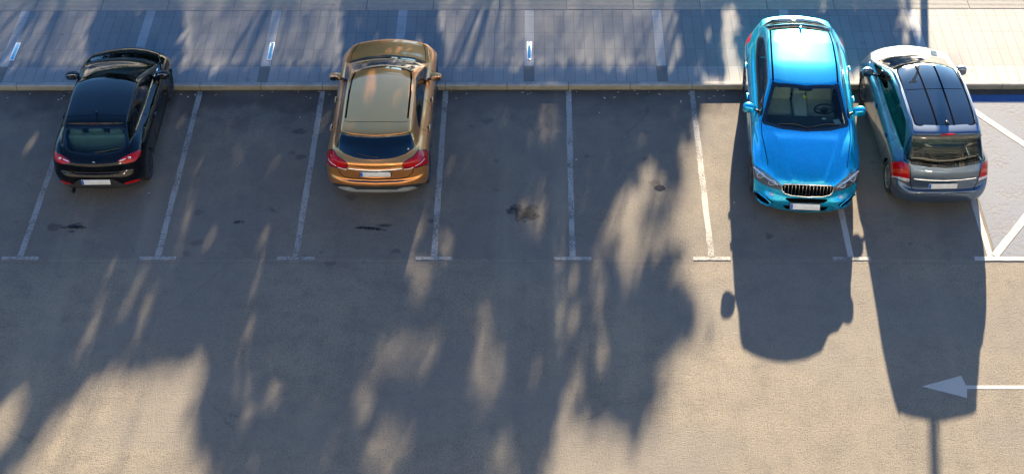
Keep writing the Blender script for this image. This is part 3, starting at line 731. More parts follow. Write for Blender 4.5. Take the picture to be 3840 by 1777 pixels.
# ================================================================ GOLD CROSSOVER
def gold_car():
    L = 4.42
    rows = [
     [(.12,.28),(.45,.14,.28),(.62,.20,.28),(.72,.28,.27),(.80,.38,.27),(.84,.50,.26)],
     [(.02,.40),(.45,.05,.40),(.66,.12,.40),(.79,.22,.40),(.87,.36,.40),(.885,.54,.28)],
     [(.0,.55),(.47,.03,.55),(.68,.10,.55),(.81,.20,.56),(.895,.38,.58),(.89,.66,.27)],
     [(.01,.60),(.47,.035,.60),(.68,.105,.61),(.815,.21,.62),(.90,.42,.64),(.89,.80,.26)],
     [(.055,.64),(.50,.085,.65),(.69,.14,.66),(.82,.24,.68),(.902,.46,.70),(.89,.88,.26)],
     [(.045,.86),(.54,.10,.87),(.70,.17,.90),(.81,.28,.92),(.90,.56,.80),(.89,1.05,.26)],
     [(.04,.98),(.56,.13,.99),(.71,.22,1.0),(.79,.34,.99),(.895,.66,.82),(.89,1.15,.26)],
     [(.115,1.075),(.66,.345,1.09),(.745,.47,1.075),(.80,.58,1.02),(.895,.80,.82),(.885,1.25,.26)],
     [(.27,1.22),(.635,.45,1.22),(.745,.72,1.08),(.80,.82,1.02),(.895,1.0,.81),(.885,1.35,.26)],
     [(.45,1.365),(.60,.57,1.345),(.745,.95,1.075),(.80,1.02,1.0),(.895,1.15,.80),(.885,1.4,.26)],
     [(.405,1.405),(.585,.55,1.38),(.745,1.0,1.075),(.80,1.06,1.0),(.895,1.2,.80),(.885,1.45,.26)],
     [(.76,1.465),(.585,.80,1.425),(.745,1.3,1.06),(.80,1.35,.99),(.895,1.45,.785),(.885,1.6,.26)],
     [(1.55,1.492),(.59,1.55,1.445),(.75,1.75,1.04),(.805,1.75,.98),(.895,1.75,.775),(.885,1.8,.26)],
     [(2.05,1.478),(.585,2.0,1.43),(.755,2.1,1.025),(.81,2.1,.97),(.895,2.1,.77),(.885,2.1,.26)],
     [(2.45,1.42),(.56,2.28,1.385),(.76,2.45,1.01),(.815,2.45,.96),(.895,2.45,.765),(.885,2.45,.26)],
     [(2.90,1.23),(.64,2.74,1.20),(.765,2.85,.995),(.82,2.85,.95),(.895,2.85,.76),(.885,2.8,.26)],
     [(3.33,1.03),(.72,3.18,1.01),(.775,3.20,.985),(.825,3.2,.94),(.898,3.2,.76),(.885,3.1,.26)],
     [(3.7,.97),(.715,3.6,.94),(.78,3.6,.91),(.84,3.6,.86),(.90,3.6,.74),(.89,3.45,.26)],
     [(4.1,.90),(.68,4.0,.86),(.76,3.95,.83),(.83,3.9,.78),(.89,3.85,.68),(.885,3.7,.26)],
     [(4.30,.78),(.62,4.18,.74),(.73,4.10,.72),(.81,4.03,.70),(.88,3.98,.60),(.875,3.85,.26)],
     [(4.41,.60),(.60,4.29,.58),(.71,4.20,.56),(.79,4.10,.54),(.86,4.02,.46),(.86,3.9,.25)],
     [(4.42,.40),(.60,4.30,.40),(.71,4.21,.39),(.79,4.12,.38),(.85,4.04,.36),(.85,3.95,.24)],
     [(4.36,.24),(.58,4.26,.24),(.68,4.18,.24),(.76,4.10,.24),(.82,4.02,.24),(.83,3.98,.24)]]
    sk = Skin(L_auto(rows)); ax = (.84, 3.54); wr = .345
    T = mkpx(1417, 733, -.06, .26)
    o = empty('gold_crossover', (-2.355, -3.62, 0), R(-.3)); o.scale = (1.055, 1, 1)
    tag(o, 'metallic gold crossover parked nose to the kerb, seen from behind', 'car', 'cars parked in the bays')
    sk.region(None, None, arch(ax, wr, lip=.035))
    gl = mirx([(-a, b) for a, b in T([(1408, 604), (1370, 602), (1337, 596), (1297, 581), (1266, 556), (1272, 525), (1281, 494), (1310, 496), (1408, 502)])])
    sk.region('rear_window', 'glass_privacy', lambda P: gate(sdf(obl(P), gl), P[:, 1]-.66, P[:, 2]-1.37), inner=(.035, 'frit'))
    hw = [(0, 2.49), (.44, 2.42), (.515, 2.36), (.59, 2.75), (.655, 3.14), (.45, 3.28), (0, 3.35)]
    sk.region('windscreen', 'glass_clear', lambda P: gate(sdf(P[:, :2], mirx(hw), .01), .95-P[:, 2]), inner=(.06, 'frit'))
    sk.region('cowl', 'trim_black', lambda P: gate(dpl(P[:, :2], [(-.68, 3.19), (-.45, 3.32), (0, 3.40), (.45, 3.32), (.68, 3.19)])-.05, .9-P[:, 2]))
    dl = [(1.03, 1.12), (1.3, 1.28), (1.7, 1.36), (2.15, 1.345), (2.55, 1.21), (2.95, 1.05), (2.95, 1.03), (1.8, 1.07)]
    side_glass(sk, dl, [[(1.98, .9), (1.86, 1.45)], [(1.42, .95), (1.22, 1.4)]], 'glass_green', chrome=[(.98, 1.10), (1.8, 1.046), (2.98, 1.005)])
    tl = [(-a, b) for a, b in T([(1200, 560), (1256, 565), (1271, 588), (1307, 612), (1315, 622), (1308, 637), (1268, 634), (1241, 625), (1200, 610)])]
    sk.region('taillight', 'red_lens', lambda P: gate(sdf(ab(obl(P)), tl, .003), P[:, 1]-.62), inner=(.02, 'dark_red_lens'))
    df = mirx([(-a, b) for a, b in T([(1417, 716), (1345, 716), (1320, 707), (1280, 704), (1264, 712), (1290, 726), (1330, 732), (1417, 760)])])
    sk.region('skid_plate', 'silver_trim', lambda P: gate(sdf(obl(P), df), P[:, 1]-.5))
    blk = [(-a, b) for a, b in T([(1430, 703), (1330, 700), (1250, 690), (1150, 680), (1150, 800), (1430, 800)])]
    sk.region('bumper', 'plastic_black', lambda P: gate(sdf(ab(obl(P)), blk), P[:, 1]-.49))
    cl = lambda P: gate(np.minimum(P[:, 2]-.33, arch(ax, wr, .6, .085)(P)), .5-np.abs(P[:, 0]), .45-P[:, 1], P[:, 1]-4.2)
    sk.region('body', 'plastic_black', cl)
    sill = mirx([(-a, b) for a, b in T([(1417, 691), (1345, 689), (1312, 684), (1312, 678), (1345, 681), (1417, 683)])])
    sk.region('sill_guard', 'dark_alloy', lambda P: gate(sdf(obl(P), sill), P[:, 1]-.3))
    hg = [(-a, b) for a, b in T([(1417, 676), (1330, 674), (1300, 668), (1284, 655), (1276, 637)])]
    sk.ribbon(PF['o'], [(max(0, a), b) for a, b in hg], .014, 'gap_black', lambda F: F[:, 1] < .6)
    sk.ribbon(PF['y'], [(0, .735), (.45, .755), (.565, .80)], .010, 'gap_black', lambda F: F[:, 2] > 1.2)
    sk.region('roof_rail', 'rail_black', lambda P: gate(dpl(ab(P[:, :2]), [(.545, .84), (.548, 1.6), (.535, 2.1), (.505, 2.36)])-.017, 1.2-P[:, 2]))
    sd_ = lambda P: .6-np.abs(P[:, 0])
    gaps(sk, [('s', [(1.98, 1.04), (1.98, .3)], sd_), ('s', [(3.02, .99), (3.05, .6), (2.98, .3)], sd_), ('s', [(1.05, 1.05), (1.22, .8), (1.30, .55), (1.42, .3)], sd_),
              ('y', [(.71, 3.25), (.69, 3.6), (.60, 4.1)], lambda P: .75-P[:, 2]), ('s', [(1.42, .3), (2.98, .3)], sd_)])
    tg = [(-a, b) for a, b in T([(1417, 676), (1330, 674), (1300, 668), (1284, 655), (1276, 637), (1315, 622), (1271, 588), (1256, 565), (1262, 540), (1280, 490), (1290, 462), (1417, 452)])]
    sk.region('tailgate', 'paint_gold', lambda P: gate(sdf(obl(P), mirx(tg)), P[:, 1]-.74))
    sk.region('bonnet', 'paint_gold', lambda P: gate(np.abs(P[:, 0])-.70, 3.25-P[:, 1], .75-P[:, 2]))
    sk.region('front_door', 'paint_gold', lambda P: gate(sdf(P[:, [1, 2]], [(1.98, .3), (2.98, .3), (3.02, .99), (1.98, 1.04)]), sd_(P)))
    sk.region('rear_door', 'paint_gold', lambda P: gate(sdf(P[:, [1, 2]], [(1.42, .3), (1.98, .3), (1.98, 1.04), (1.05, 1.05), (1.22, .8)]), sd_(P)))
    sk.region('bumper', 'paint_gold', lambda P: gate(P[:, 2]-.72, P[:, 1]-.46))
    r = assemble(o, sk, L, ax, wr, .215, 'dark', .895, 'paint_gold', 'dark', rows)
    for sd, k in ((-1, 'L'), (1, 'R')):
        handle(sk, r.get('front_door'+k), 2.16, .88, 'paint_gold', sd); handle(sk, r.get('rear_door'+k), 1.28, .90, 'paint_gold', sd)
        mirror(o, sd, sd*.925, 2.68, 1.03, 'paint_gold', (.115, .075, .075))
        t_ = r.get('taillight'+k)
        q = B(); q.tube([a+b*.004 for a, b in [sk.at('z', sd*t, .865+.06*(t-.5), ymax=.8) for t in np.linspace(.50, .66, 7)]], .008, 6, flat=.8)
        q.tube([a+b*.004 for a, b in [sk.at('z', sd*t, .89+.16*(t-.68), ymax=.8) for t in np.linspace(.69, .84, 7)]], .006, 6)
        q.build('light_bar', 'clear_lens', t_)
    plate(sk, o, 0, .80, .53, .8, ymax=.4)
    surf_tube(sk, 'z', [(-.46, .905), (-.2, .895), (0, .893), (.2, .895), (.46, .905)], .017, 'chrome_strip', 'chrome', o, off=.012, ymax=.5, flat=.9, n=20)
    surf_tube(sk, 'z', [(-.34, .875), (-.26, .72), (0, .70), (.26, .72), (.34, .875)], .010, 'plate_recess_edge', 'paint_gold', o, off=.0, ymax=.5, n=30)
    surf_tube(sk, 'z', [(0, 1.10), (.08, 1.105), (-.30, 1.13)], .008, 'wiper', 'trim_black', o, off=.012, ymax=.6)
    b = B(); b.rbox((0, 2.92, .88), (1.36, .50, .22), .06, seg=3); b.build('dashboard', 'cabin_dark', o)
    seat(o, -.34, 1.75, .50, .48, 'seat_dark'); seat(o, .34, 1.75, .50, .48, 'seat_dark'); seat(o, 0, 1.0, .52, 1.2, 'seat_dark')
    return o

# ================================================================ SILVER PEOPLE CARRIER
def silver_car():
    L = 4.35
    rows = [
     [(.10,.24),(.50,.13,.24),(.66,.19,.24),(.76,.27,.24),(.82,.38,.24),(.84,.50,.24)],
     [(.02,.34),(.55,.05,.34),(.70,.12,.34),(.79,.22,.34),(.86,.38,.34),(.86,.54,.26)],
     [(.0,.47),(.56,.03,.47),(.71,.10,.47),(.81,.20,.48),(.87,.38,.50),(.865,.66,.25)],
     [(.02,.555),(.57,.05,.56),(.71,.12,.57),(.815,.22,.60),(.877,.45,.62),(.87,.82,.25)],
     [(.095,.58),(.58,.13,.59),(.715,.18,.64),(.815,.26,.69),(.88,.50,.70),(.87,.95,.25)],
     [(.10,.80),(.59,.145,.80),(.715,.21,.83),(.80,.30,.86),(.88,.60,.79),(.87,1.05,.25)],
     [(.13,.93),(.60,.18,.93),(.715,.25,.95),(.79,.37,.95),(.88,.68,.83),(.87,1.15,.25)],
     [(.18,1.02),(.65,.25,1.03),(.735,.38,1.06),(.785,.48,1.01),(.88,.78,.85),(.87,1.2,.25)],
     [(.33,1.26),(.635,.39,1.26),(.735,.66,1.09),(.79,.74,1.02),(.88,.92,.85),(.87,1.25,.25)],
     [(.50,1.49),(.61,.54,1.475),(.735,.90,1.09),(.79,.95,1.02),(.88,1.05,.85),(.87,1.3,.25)],
     [(.47,1.545),(.605,.53,1.515),(.735,1.0,1.085),(.79,1.03,1.02),(.88,1.12,.85),(.87,1.35,.25)],
     [(.64,1.59),(.61,.70,1.56),(.74,1.3,1.075),(.80,1.3,1.01),(.88,1.35,.84),(.87,1.5,.25)],
     [(1.2,1.62),(.625,1.25,1.59),(.75,1.7,1.06),(.80,1.7,1.0),(.88,1.7,.83),(.87,1.7,.25)],
     [(1.9,1.61),(.63,1.9,1.575),(.755,2.1,1.05),(.805,2.1,.99),(.88,2.1,.82),(.87,2.1,.25)],
     [(2.6,1.54),(.62,2.42,1.505),(.76,2.6,1.045),(.81,2.6,.985),(.88,2.6,.81),(.87,2.6,.25)],
     [(3.1,1.31),(.69,2.9,1.28),(.765,3.0,1.04),(.815,3.0,.98),(.88,3.0,.80),(.87,3.0,.25)],
     [(3.53,1.09),(.745,3.38,1.07),(.78,3.38,1.04),(.825,3.38,.98),(.882,3.38,.79),(.87,3.2,.25)],
     [(3.88,.985),(.72,3.74,.965),(.77,3.70,.94),(.825,3.65,.89),(.882,3.6,.75),(.87,3.45,.25)],
     [(4.13,.88),(.64,3.98,.85),(.72,3.92,.83),(.79,3.85,.79),(.87,3.8,.66),(.86,3.65,.25)],
     [(4.27,.72),(.60,4.12,.70),(.70,4.05,.68),(.78,3.95,.65),(.86,3.88,.54),(.85,3.75,.25)],
     [(4.35,.48),(.60,4.21,.47),(.69,4.13,.46),(.77,4.03,.44),(.84,3.93,.38),(.84,3.8,.24)],
     [(4.28,.23),(.56,4.17,.23),(.66,4.08,.23),(.74,4.0,.23),(.80,3.92,.23),(.81,3.85,.23)]]
    sk = Skin(L_auto(rows)); ax = (.78, 3.46); wr = .315
    T = mkpx(3519, 757, .12, .249)
    o = empty('silver_people_carrier', (8.03, -3.84, 0), R(1.4))
    tag(o, 'silver blue people carrier with dark glass roof, parked at the far right', 'car', 'cars parked in the bays')
    sk.region(None, None, arch(ax, wr, lip=.04))
    Tn = lambda L_: [(-a, b) for a, b in T(L_)]
    gl = mirx(Tn([(3536, 629), (3470, 624), (3403, 611), (3384, 600), (3388, 585), (3410, 525), (3416, 510), (3536, 512)]))
    sk.region('rear_window', 'glass_tint', lambda P: gate(sdf(obl(P), gl), P[:, 1]-.60), inner=(.05, 'frit'))
    hw = [(0, 2.66), (.48, 2.56), (.565, 2.50), (.62, 2.9), (.68, 3.34), (.45, 3.48), (0, 3.54)]
    sk.region('windscreen', 'glass_clear', lambda P: gate(sdf(P[:, :2], mirx(hw), .01), 1.0-P[:, 2]), inner=(.06, 'frit'))
    sk.region('cowl', 'trim_black', lambda P: gate(dpl(P[:, :2], [(-.70, 3.38), (-.45, 3.51), (0, 3.58), (.45, 3.51), (.70, 3.38)])-.05, .9-P[:, 2]))
    dl = [(.63, 1.135), (.78, 1.30), (.98, 1.465), (1.5, 1.50), (2.25, 1.46), (2.7, 1.31), (3.2, 1.11), (3.2, 1.09), (1.8, 1.105)]
    side_glass(sk, dl, [[(2.05, .9), (1.98, 1.6)], [(1.32, .9), (1.12, 1.6)], [(2.85, .9), (2.82, 1.6)]], 'glass_green', chrome=[(.6, 1.105), (1.8, 1.08), (3.25, 1.062)])
    tl = Tn([(3340, 600), (3379, 600), (3399, 613), (3402, 668), (3401, 680), (3374, 672), (3345, 655), (3300, 640), (3300, 600)])
    base = lambda P: gate(sdf(ab(obl(P)), tl, .002), P[:, 1]-.62)
    sk.region('taillight', 'clear_lens', lambda P: gate(base(P)+.008, CS*P[:, 2]+SN*P[:, 1]-.695-.28*np.maximum(0, np.abs(P[:, 0])-.66)))
    sk.region('taillight', 'orange_lens', lambda P: gate(base(P)+.02, np.abs(CS*P[:, 2]+SN*P[:, 1]-.81-.2*(np.abs(P[:, 0])-.66))-.035))
    sk.region('taillight', 'red_lens', base, inner=(.010, 'dark_red_lens'))
    pan = mirx([(0, .665), (.50, .72), (.53, .76), (.555, 1.6), (.53, 2.40), (.50, 2.52), (0, 2.60)])
    gt = lambda P: 1.3-P[:, 2]
    sk.ribbon(PF['y'], [(.155, .70), (.175, 2.55)], .030, 'rail_black', lambda F: F[:, 2] > 1.3, lift=.006)
    sk.ribbon(PF['y'], [(-.53, 1.74), (.53, 1.74)], .012, 'gap_black', lambda F: F[:, 2] > 1.3, both=False, lift=.003)
    sk.region('glass_roof', 'panel_glass', lambda P: gate(sdf(P[:, :2], pan), gt(P)))
    sk.region('body', 'rail_black', lambda P: gate(sdf(P[:, :2], pan, .03), gt(P), .4-np.abs(P[:, 0]), .66-P[:, 1]))
    hg = Tn([(3520, 724), (3420, 720), (3409, 708), (3403, 680), (3403, 612)])
    sk.ribbon(PF['o'], [(max(0, a), b) for a, b in hg], .014, 'gap_black', lambda F: F[:, 1] < .6)
    sd_ = lambda P: .6-np.abs(P[:, 0])
    gaps(sk, [('s', [(2.06, 1.06), (2.06, .3)], sd_), ('s', [(3.05, 1.03), (3.08, .6), (3.0, .3)], sd_), ('s', [(1.0, 1.06), (1.12, .8), (1.25, .55), (1.35, .3)], sd_),
              ('y', [(.71, 3.45), (.68, 3.7), (.58, 4.1)], lambda P: .75-P[:, 2]), ('s', [(1.35, .3), (3.0, .3)], sd_)])
    tg = Tn([(3520, 724), (3420, 720), (3409, 708), (3403, 680), (3403, 612), (3380, 600), (3410, 515), (3412, 490), (3530, 486)])
    sk.region('tailgate', 'paint_silver', lambda P: gate(sdf(obl(P), mirx(tg)), P[:, 1]-.62))
    sk.region('bonnet', 'paint_silver', lambda P: gate(np.abs(P[:, 0])-.70, 3.42-P[:, 1], .75-P[:, 2]))
    sk.region('front_door', 'paint_silver', lambda P: gate(sdf(P[:, [1, 2]], [(2.06, .3), (3.0, .3), (3.05, 1.03), (2.06, 1.06)]), sd_(P)))
    sk.region('rear_door', 'paint_silver', lambda P: gate(sdf(P[:, [1, 2]], [(1.35, .3), (2.06, .3), (2.06, 1.06), (1.0, 1.06), (1.12, .8)]), sd_(P)))
    sk.region('bumper', 'paint_silver', lambda P: gate(P[:, 2]-.62, P[:, 1]-.46))
    r = assemble(o, sk, L, ax, wr, .205, 'five', .872, 'paint_silver', 'dark', rows)
    for sd, k in ((-1, 'L'), (1, 'R')):
        handle(sk, r.get('front_door'+k), 2.24, .86, 'paint_silver', sd); handle(sk, r.get('rear_door'+k), 1.30, .90, 'paint_silver', sd)
        mirror(o, sd, sd*(.93 if sd < 0 else .865), 2.98, 1.09, 'paint_silver', (.11, .08, .095))
        b = B(); b.tube([sk.at('y', sd*.595, y)[0]+Vector((0, 0, h)) for y, h in ((.72, .0), (.80, .03), (1.2, .04), (1.8, .04), (2.3, .03), (2.42, .0))], .016, 8); b.build('roof_rail', 'alloy', o)
    plate(sk, o, -.02, .66, .52, .8, ymax=.4, frame=False)
    surf_tube(sk, 'z', [(-.56, .805), (-.3, .79), (0, .785), (.3, .79), (.56, .805)], .014, 'chrome_strip', 'chrome', o, off=.012, ymax=.5, n=20)
    surf_tube(sk, 'z', [(0, 1.03), (.12, 1.045), (-.42, 1.075)], .009, 'wiper', 'trim_black', o, off=.014, ymax=.6)
    b = B(); b.rbox((0, .475, 1.545), (.24, .03, .035), .01); b.build('brake_light', 'red_lens', o)
    b = B(); b.super((.03, .74, 1.61), (.03, .05, .022)); b.tube([(.03, .76, 1.62), (.03, .70, 1.70)], .006, 6); b.build('antenna', 'trim_black', o)
    b = B(); b.rbox((0, 3.15, .95), (1.36, .50, .22), .06, seg=3); b.build('dashboard', 'cabin_dark', o)
    seat(o, -.36, 1.95, .55, .5, 'seat_grey'); seat(o, .36, 1.95, .55, .5, 'seat_grey'); seat(o, 0, 1.10, .55, 1.25, 'seat_grey')
    return o

# ================================================================ BLUE COUPE SUV (nose towards the camera)
def blue_car():
    L = 4.91
    rows = [
     [(.15,.30),(.50,.18,.30),(.70,.25,.30),(.82,.33,.30),(.90,.45,.30),(.93,.60,.30)],
     [(.0,.50),(.55,.04,.50),(.75,.12,.50),(.86,.24,.50),(.95,.42,.50),(.95,.66,.32)],
     [(.02,.75),(.60,.07,.75),(.76,.15,.75),(.87,.27,.75),(.975,.50,.75),(.965,.85,.30)],
     [(.10,1.0),(.62,.15,1.0),(.76,.24,1.0),(.86,.36,.98),(.985,.65,.85),(.97,1.0,.28)],
     [(.03,1.20),(.62,.13,1.17),(.74,.26,1.12),(.85,.45,1.05),(.99,.80,.90),(.97,1.15,.28)],
     [(.05,1.225),(.64,.16,1.19),(.755,.34,1.13),(.86,.55,1.07),(.99,.90,.92),(.97,1.25,.28)],
     [(.30,1.27),(.66,.38,1.22),(.775,.65,1.14),(.87,.80,1.08),(.99,1.1,.93),(.97,1.35,.28)],
     [(.68,1.46),(.635,.72,1.38),(.82,1.0,1.15),(.905,1.1,1.09),(.99,1.3,.93),(.97,1.5,.28)],
     [(1.05,1.605),(.615,1.08,1.53),(.838,1.35,1.15),(.92,1.4,1.09),(.99,1.55,.925),(.97,1.7,.28)],
     [(1.6,1.685),(.64,1.6,1.625),(.845,1.8,1.14),(.925,1.8,1.08),(.99,1.85,.92),(.97,1.9,.28)],
     [(2.2,1.69),(.652,2.15,1.635),(.845,2.25,1.13),(.925,2.25,1.07),(.99,2.3,.915),(.97,2.3,.28)],
     [(2.80,1.61),(.648,2.66,1.575),(.848,2.7,1.12),(.925,2.7,1.06),(.99,2.7,.90),(.97,2.7,.28)],
     [(3.22,1.38),(.745,3.02,1.34),(.855,3.08,1.11),(.928,3.08,1.05),(.99,3.05,.89),(.97,3.05,.28)],
     [(3.66,1.145),(.845,3.40,1.13),(.885,3.40,1.09),(.93,3.38,1.04),(.99,3.35,.89),(.97,3.3,.28)],
     [(4.05,1.09),(.80,3.88,1.06),(.86,3.85,1.03),(.905,3.82,.98),(.99,3.8,.86),(.97,3.65,.28)],
     [(4.50,1.0),(.70,4.30,.96),(.79,4.25,.93),(.88,4.20,.89),(.975,4.15,.79),(.96,4.0,.29)],
     [(4.78,.88),(.60,4.60,.84),(.73,4.48,.81),(.84,4.38,.78),(.955,4.32,.68),(.94,4.15,.29)],
     [(4.86,.76),(.58,4.70,.72),(.72,4.58,.69),(.83,4.47,.67),(.94,4.39,.57),(.93,4.22,.29)],
     [(4.88,.58),(.58,4.75,.55),(.72,4.64,.54),(.83,4.53,.51),(.935,4.43,.45),(.92,4.27,.28)],
     [(4.91,.42),(.60,4.81,.40),(.73,4.71,.38),(.83,4.60,.36),(.93,4.45,.33),(.91,4.30,.27)],
     [(4.87,.22),(.58,4.77,.22),(.71,4.67,.22),(.81,4.56,.22),(.90,4.38,.24),(.89,4.33,.25)]]
    def disp(P):
        P = P.copy(); x, y, z = np.abs(P[..., 0]), P[..., 1], P[..., 2]; sm = lambda t: np.clip(t, 0, 1)**2*(3-2*np.clip(t, 0, 1))
        hood = sm((y-3.62)/.3)*sm((4.84-y)/.2)*(z > .75)
        ln = .64-(y-3.6)*.30; P[..., 2] += .030*hood*sm((ln-x)/.05+.5)
        ln2 = .80-(y-3.6)*.09; P[..., 2] += .010*hood*sm((x-ln2+.05)/.06)
        side = sm((P[..., 1]-.7)/.4)*sm((4.2-P[..., 1])/.4)*(x > .8); P[..., 0] -= np.sign(P[..., 0])*.018*side*np.exp(-((z-.60)/.10)**2)
        return P
    sk = Skin(L_auto(rows, .28), 12, 12, disp); ax = (1.03, 3.96); wr = .375
    o = empty('blue_coupe_suv', (5.80, .88, 0), R(180-3.3))
    tag(o, 'bright blue coupe SUV parked tail to the kerb, its grille facing the lane', 'car', 'cars parked in the bays')
    sk.region(None, None, arch(ax, wr, lip=.04))
    ob = lambda P: ab(obl(P, L)); fr = lambda P: 3.9-P[:, 1]
    T = lambda L_: [((3032-px)/205.0, .19+(792-py)/205.0) for px, py in L_]
    ws = [(0, 2.87), (.50, 2.79), (.61, 2.73), (.70, 3.05), (.80, 3.38), (.77, 3.46), (.45, 3.60), (0, 3.665)]
    sk.region('windscreen', 'glass_clear', lambda P: gate(sdf(P[:, :2], mirx(ws), .012), 1.05-P[:, 2]), inner=(.075, 'frit'))
    rg = [(0, .15), (.45, .21), (.60, .36), (.645, .46), (.575, 1.0), (.50, 1.05), (0, 1.06)]
    sk.region('rear_window', 'glass_privacy', lambda P: gate(sdf(P[:, :2], mirx(rg), .01), 1.2-P[:, 2]), inner=(.03, 'frit'))
    dl = [(.86, 1.215), (1.1, 1.38), (1.5, 1.50), (2.1, 1.545), (2.6, 1.49), (3.0, 1.30), (3.25, 1.165), (3.2, 1.15), (1.8, 1.175)]
    side_glass(sk, dl, [[(2.12, 1.0), (2.02, 1.7)], [(1.22, 1.1), (1.05, 1.6)], [(2.9, 1.0), (2.86, 1.7)]], 'glass_tint', tmat='trim_black')
    hl = T([(2829, 616), (2828, 640), (2836, 664), (2856, 682), (2890, 700), (2933, 712), (2938, 696), (2905, 668), (2868, 640)])
    hb = lambda P: gate(sdf(ob(P), hl, .003), fr(P))
    sk.region('headlight', 'headlight_bowl', hb, inner=(.006, 'trim_black'))
    gr = mirx(T([(3032, 690), (2945, 689), (2938, 695), (2939, 710), (2950, 723), (2975, 730), (3032, 733)]))
    sk.region('grille', 'gap_black', lambda P: gate(sdf(obl(P, L), gr), fr(P)))
    sk.region('air_intake', 'gap_black', lambda P: gate(sdf(ob(P), T([(2826, 716), (2853, 720), (2880, 738), (2912, 760), (2872, 770), (2828, 760)]), .004), fr(P)))
    sk.region('lower_grille', 'gap_black', lambda P: gate(sdf(obl(P, L), mirx(T([(3032, 740), (2958, 740), (2953, 744), (2968, 755), (3032, 757)]))), fr(P)))
    sk.region('lower_grille', 'gap_black', lambda P: gate(sdf(obl(P, L), mirx(T([(3032, 770), (2946, 768), (2960, 782), (3032, 787)]))), fr(P)))
    sd_ = lambda P: .6-np.abs(P[:, 0])
    hood_e = [(.815, 3.42), (.81, 3.75), (.76, 4.1), (.715, 4.40)]
    gaps(sk, [('s', [(2.14, 1.12), (2.14, .35)], sd_), ('s', [(3.3, 1.08), (3.32, .7), (3.2, .35)], sd_), ('s', [(1.2, 1.12), (1.35, .9), (1.5, .35)], sd_),
              ('y', hood_e, lambda P: .8-P[:, 2])], .006)
    sk.region('roof_rail', 'rail_black', lambda P: gate(dpl(ab(P[:, :2]), [(.565, 1.0), (.592, 1.6), (.604, 2.2), (.602, 2.70)])-.018, 1.2-P[:, 2]))
    sk.region('bonnet', 'paint_blue', lambda P: gate(sdf(P[:, :2], mirx([(0, 3.6), (.45, 3.5), (.815, 3.35), (.81, 3.75), (.76, 4.1), (.70, 4.42), (.5, 4.72), (0, 4.80)])), .8-P[:, 2]))
    sk.region('front_door', 'paint_blue', lambda P: gate(sdf(P[:, [1, 2]], [(2.14, .35), (3.2, .35), (3.3, 1.08), (2.14, 1.12)]), sd_(P)))
    sk.region('rear_door', 'paint_blue', lambda P: gate(sdf(P[:, [1, 2]], [(1.5, .35), (2.14, .35), (2.14, 1.12), (1.2, 1.12), (1.35, .9)]), sd_(P)))
    sk.region('tailgate', 'paint_blue', lambda P: gate(np.abs(P[:, 0])-.62, P[:, 1]-.34, .7-P[:, 2]))
    sk.region('taillight', 'red_lens', lambda P: gate(sdf(ab(P[:, [0, 2]]), [(.62, .90), (1.1, .90), (1.1, 1.07), (.62, 1.02)]), P[:, 1]-.72))
    sk.region('bumper', 'paint_blue', lambda P: gate(P[:, 2]-.70, np.minimum(4.35-P[:, 1], 1e9)))
    r = assemble(o, sk, L, ax, wr, .27, 'dark', .985, 'paint_blue', 'beige', rows)
    vz = lambda v, y: (v-SN*(L-y))/CS
    def on(u, v):                                  # point of the nose seen at (u, v)
        return sk.locate(lambda P: obl(P, L), u, v, lambda F: F[:, 1] > 3.9)
    for sd, k in ((-1, 'L'), (1, 'R')):
        handle(sk, r.get('front_door'+k), 2.36, .93, 'paint_blue', sd); handle(sk, r.get('rear_door'+k), 1.42, .96, 'paint_blue', sd)
        mirror(o, sd, sd*1.02, 3.02, 1.17, 'paint_blue', (.125, .085, .095))
        h = r.get('headlight'+k)
        for (u, v) in ((.83, .84), (.63, .71)):
            q = B()
            p, n = on(sd*u, v); q.super(p+n*.002, (.050, .03, .032), 2, mi=0)
            ring = []
            for t in np.linspace(0, 2*math.pi, 14, endpoint=False):
                a, bn = on(sd*(u+.062*math.cos(t)), v+.045*math.sin(t)); ring.append(a+bn*.005)
            q.tube(ring, .007, 5, closed=True, mi=1)
            q.build('projector', ['headlight_bowl', 'clear_lens'], h)
        q = B(); q.tube([a+b_*.006 for a, b_ in [on(sd*u, v) for u, v in ((.95, .985), (.85, .90), (.74, .81), (.63, .735), (.53, .67))]], .017, 6, flat=.8); q.build('brow', 'clear_lens', h)
        p, n = on(sd*.625, .505); q = B(); q.super(p+n*.004, (.05, .045, .032), 2); f_ = q.build('foglight', 'clear_lens', o)
        q = B(); q.tube([a+b_*.010 for a, b_ in [on(sd*u, v) for u, v in ((.93, .545), (.84, .52), (.72, .43), (.62, .345))]], .012, 6); q.build('intake_trim', 'paint_blue', o)
        q = B(); q.tube([a+b_*.018 for a, b_ in [on(sd*u, v) for u, v in ((.90, .36), (.78, .315), (.64, .30))]], [.02, .028, .02], 8); q.build('splitter_blade', 'paint_blue', o)
        q = B(); p = sk.at('y', sd*.8, 1.2)[0]
    gq = r['grille']
    q = B(); ring = []
    gro = T([(2945, 689), (2938, 695), (2939, 710), (2950, 723), (2975, 730), (3032, 733)]); full = [(-a, b) for a, b in gro[:-1]][::-1]
    full = [(gro[i][0], gro[i][1]) for i in range(len(gro))]+[(-a, b) for a, b in gro[-2::-1]]
    dense = []
    for i in range(len(full)):
        a = np.array(full[i]); b_ = np.array(full[(i+1) % len(full)]); m = max(1, int(np.linalg.norm(b_-a)/.05))
        dense += [tuple(a+(b_-a)*t/m) for t in range(m)]
    q.tube([on(u, v)[0]+on(u, v)[1]*.008 for u, v in dense], .013, 6, closed=True); q.build('grille_surround', 'chrome', gq)
    q = B()
    for i in range(14):
        u = -.41+.82*i/13; lo = .50 if abs(u) < .3 else .50+(abs(u)-.3)*.5
        q.tube([a+b_*.006 for a, b_ in [on(u, v) for v in np.linspace(lo, .68, 6)]], .0045, 6)
    q.build('grille_bars', 'chrome', gq)
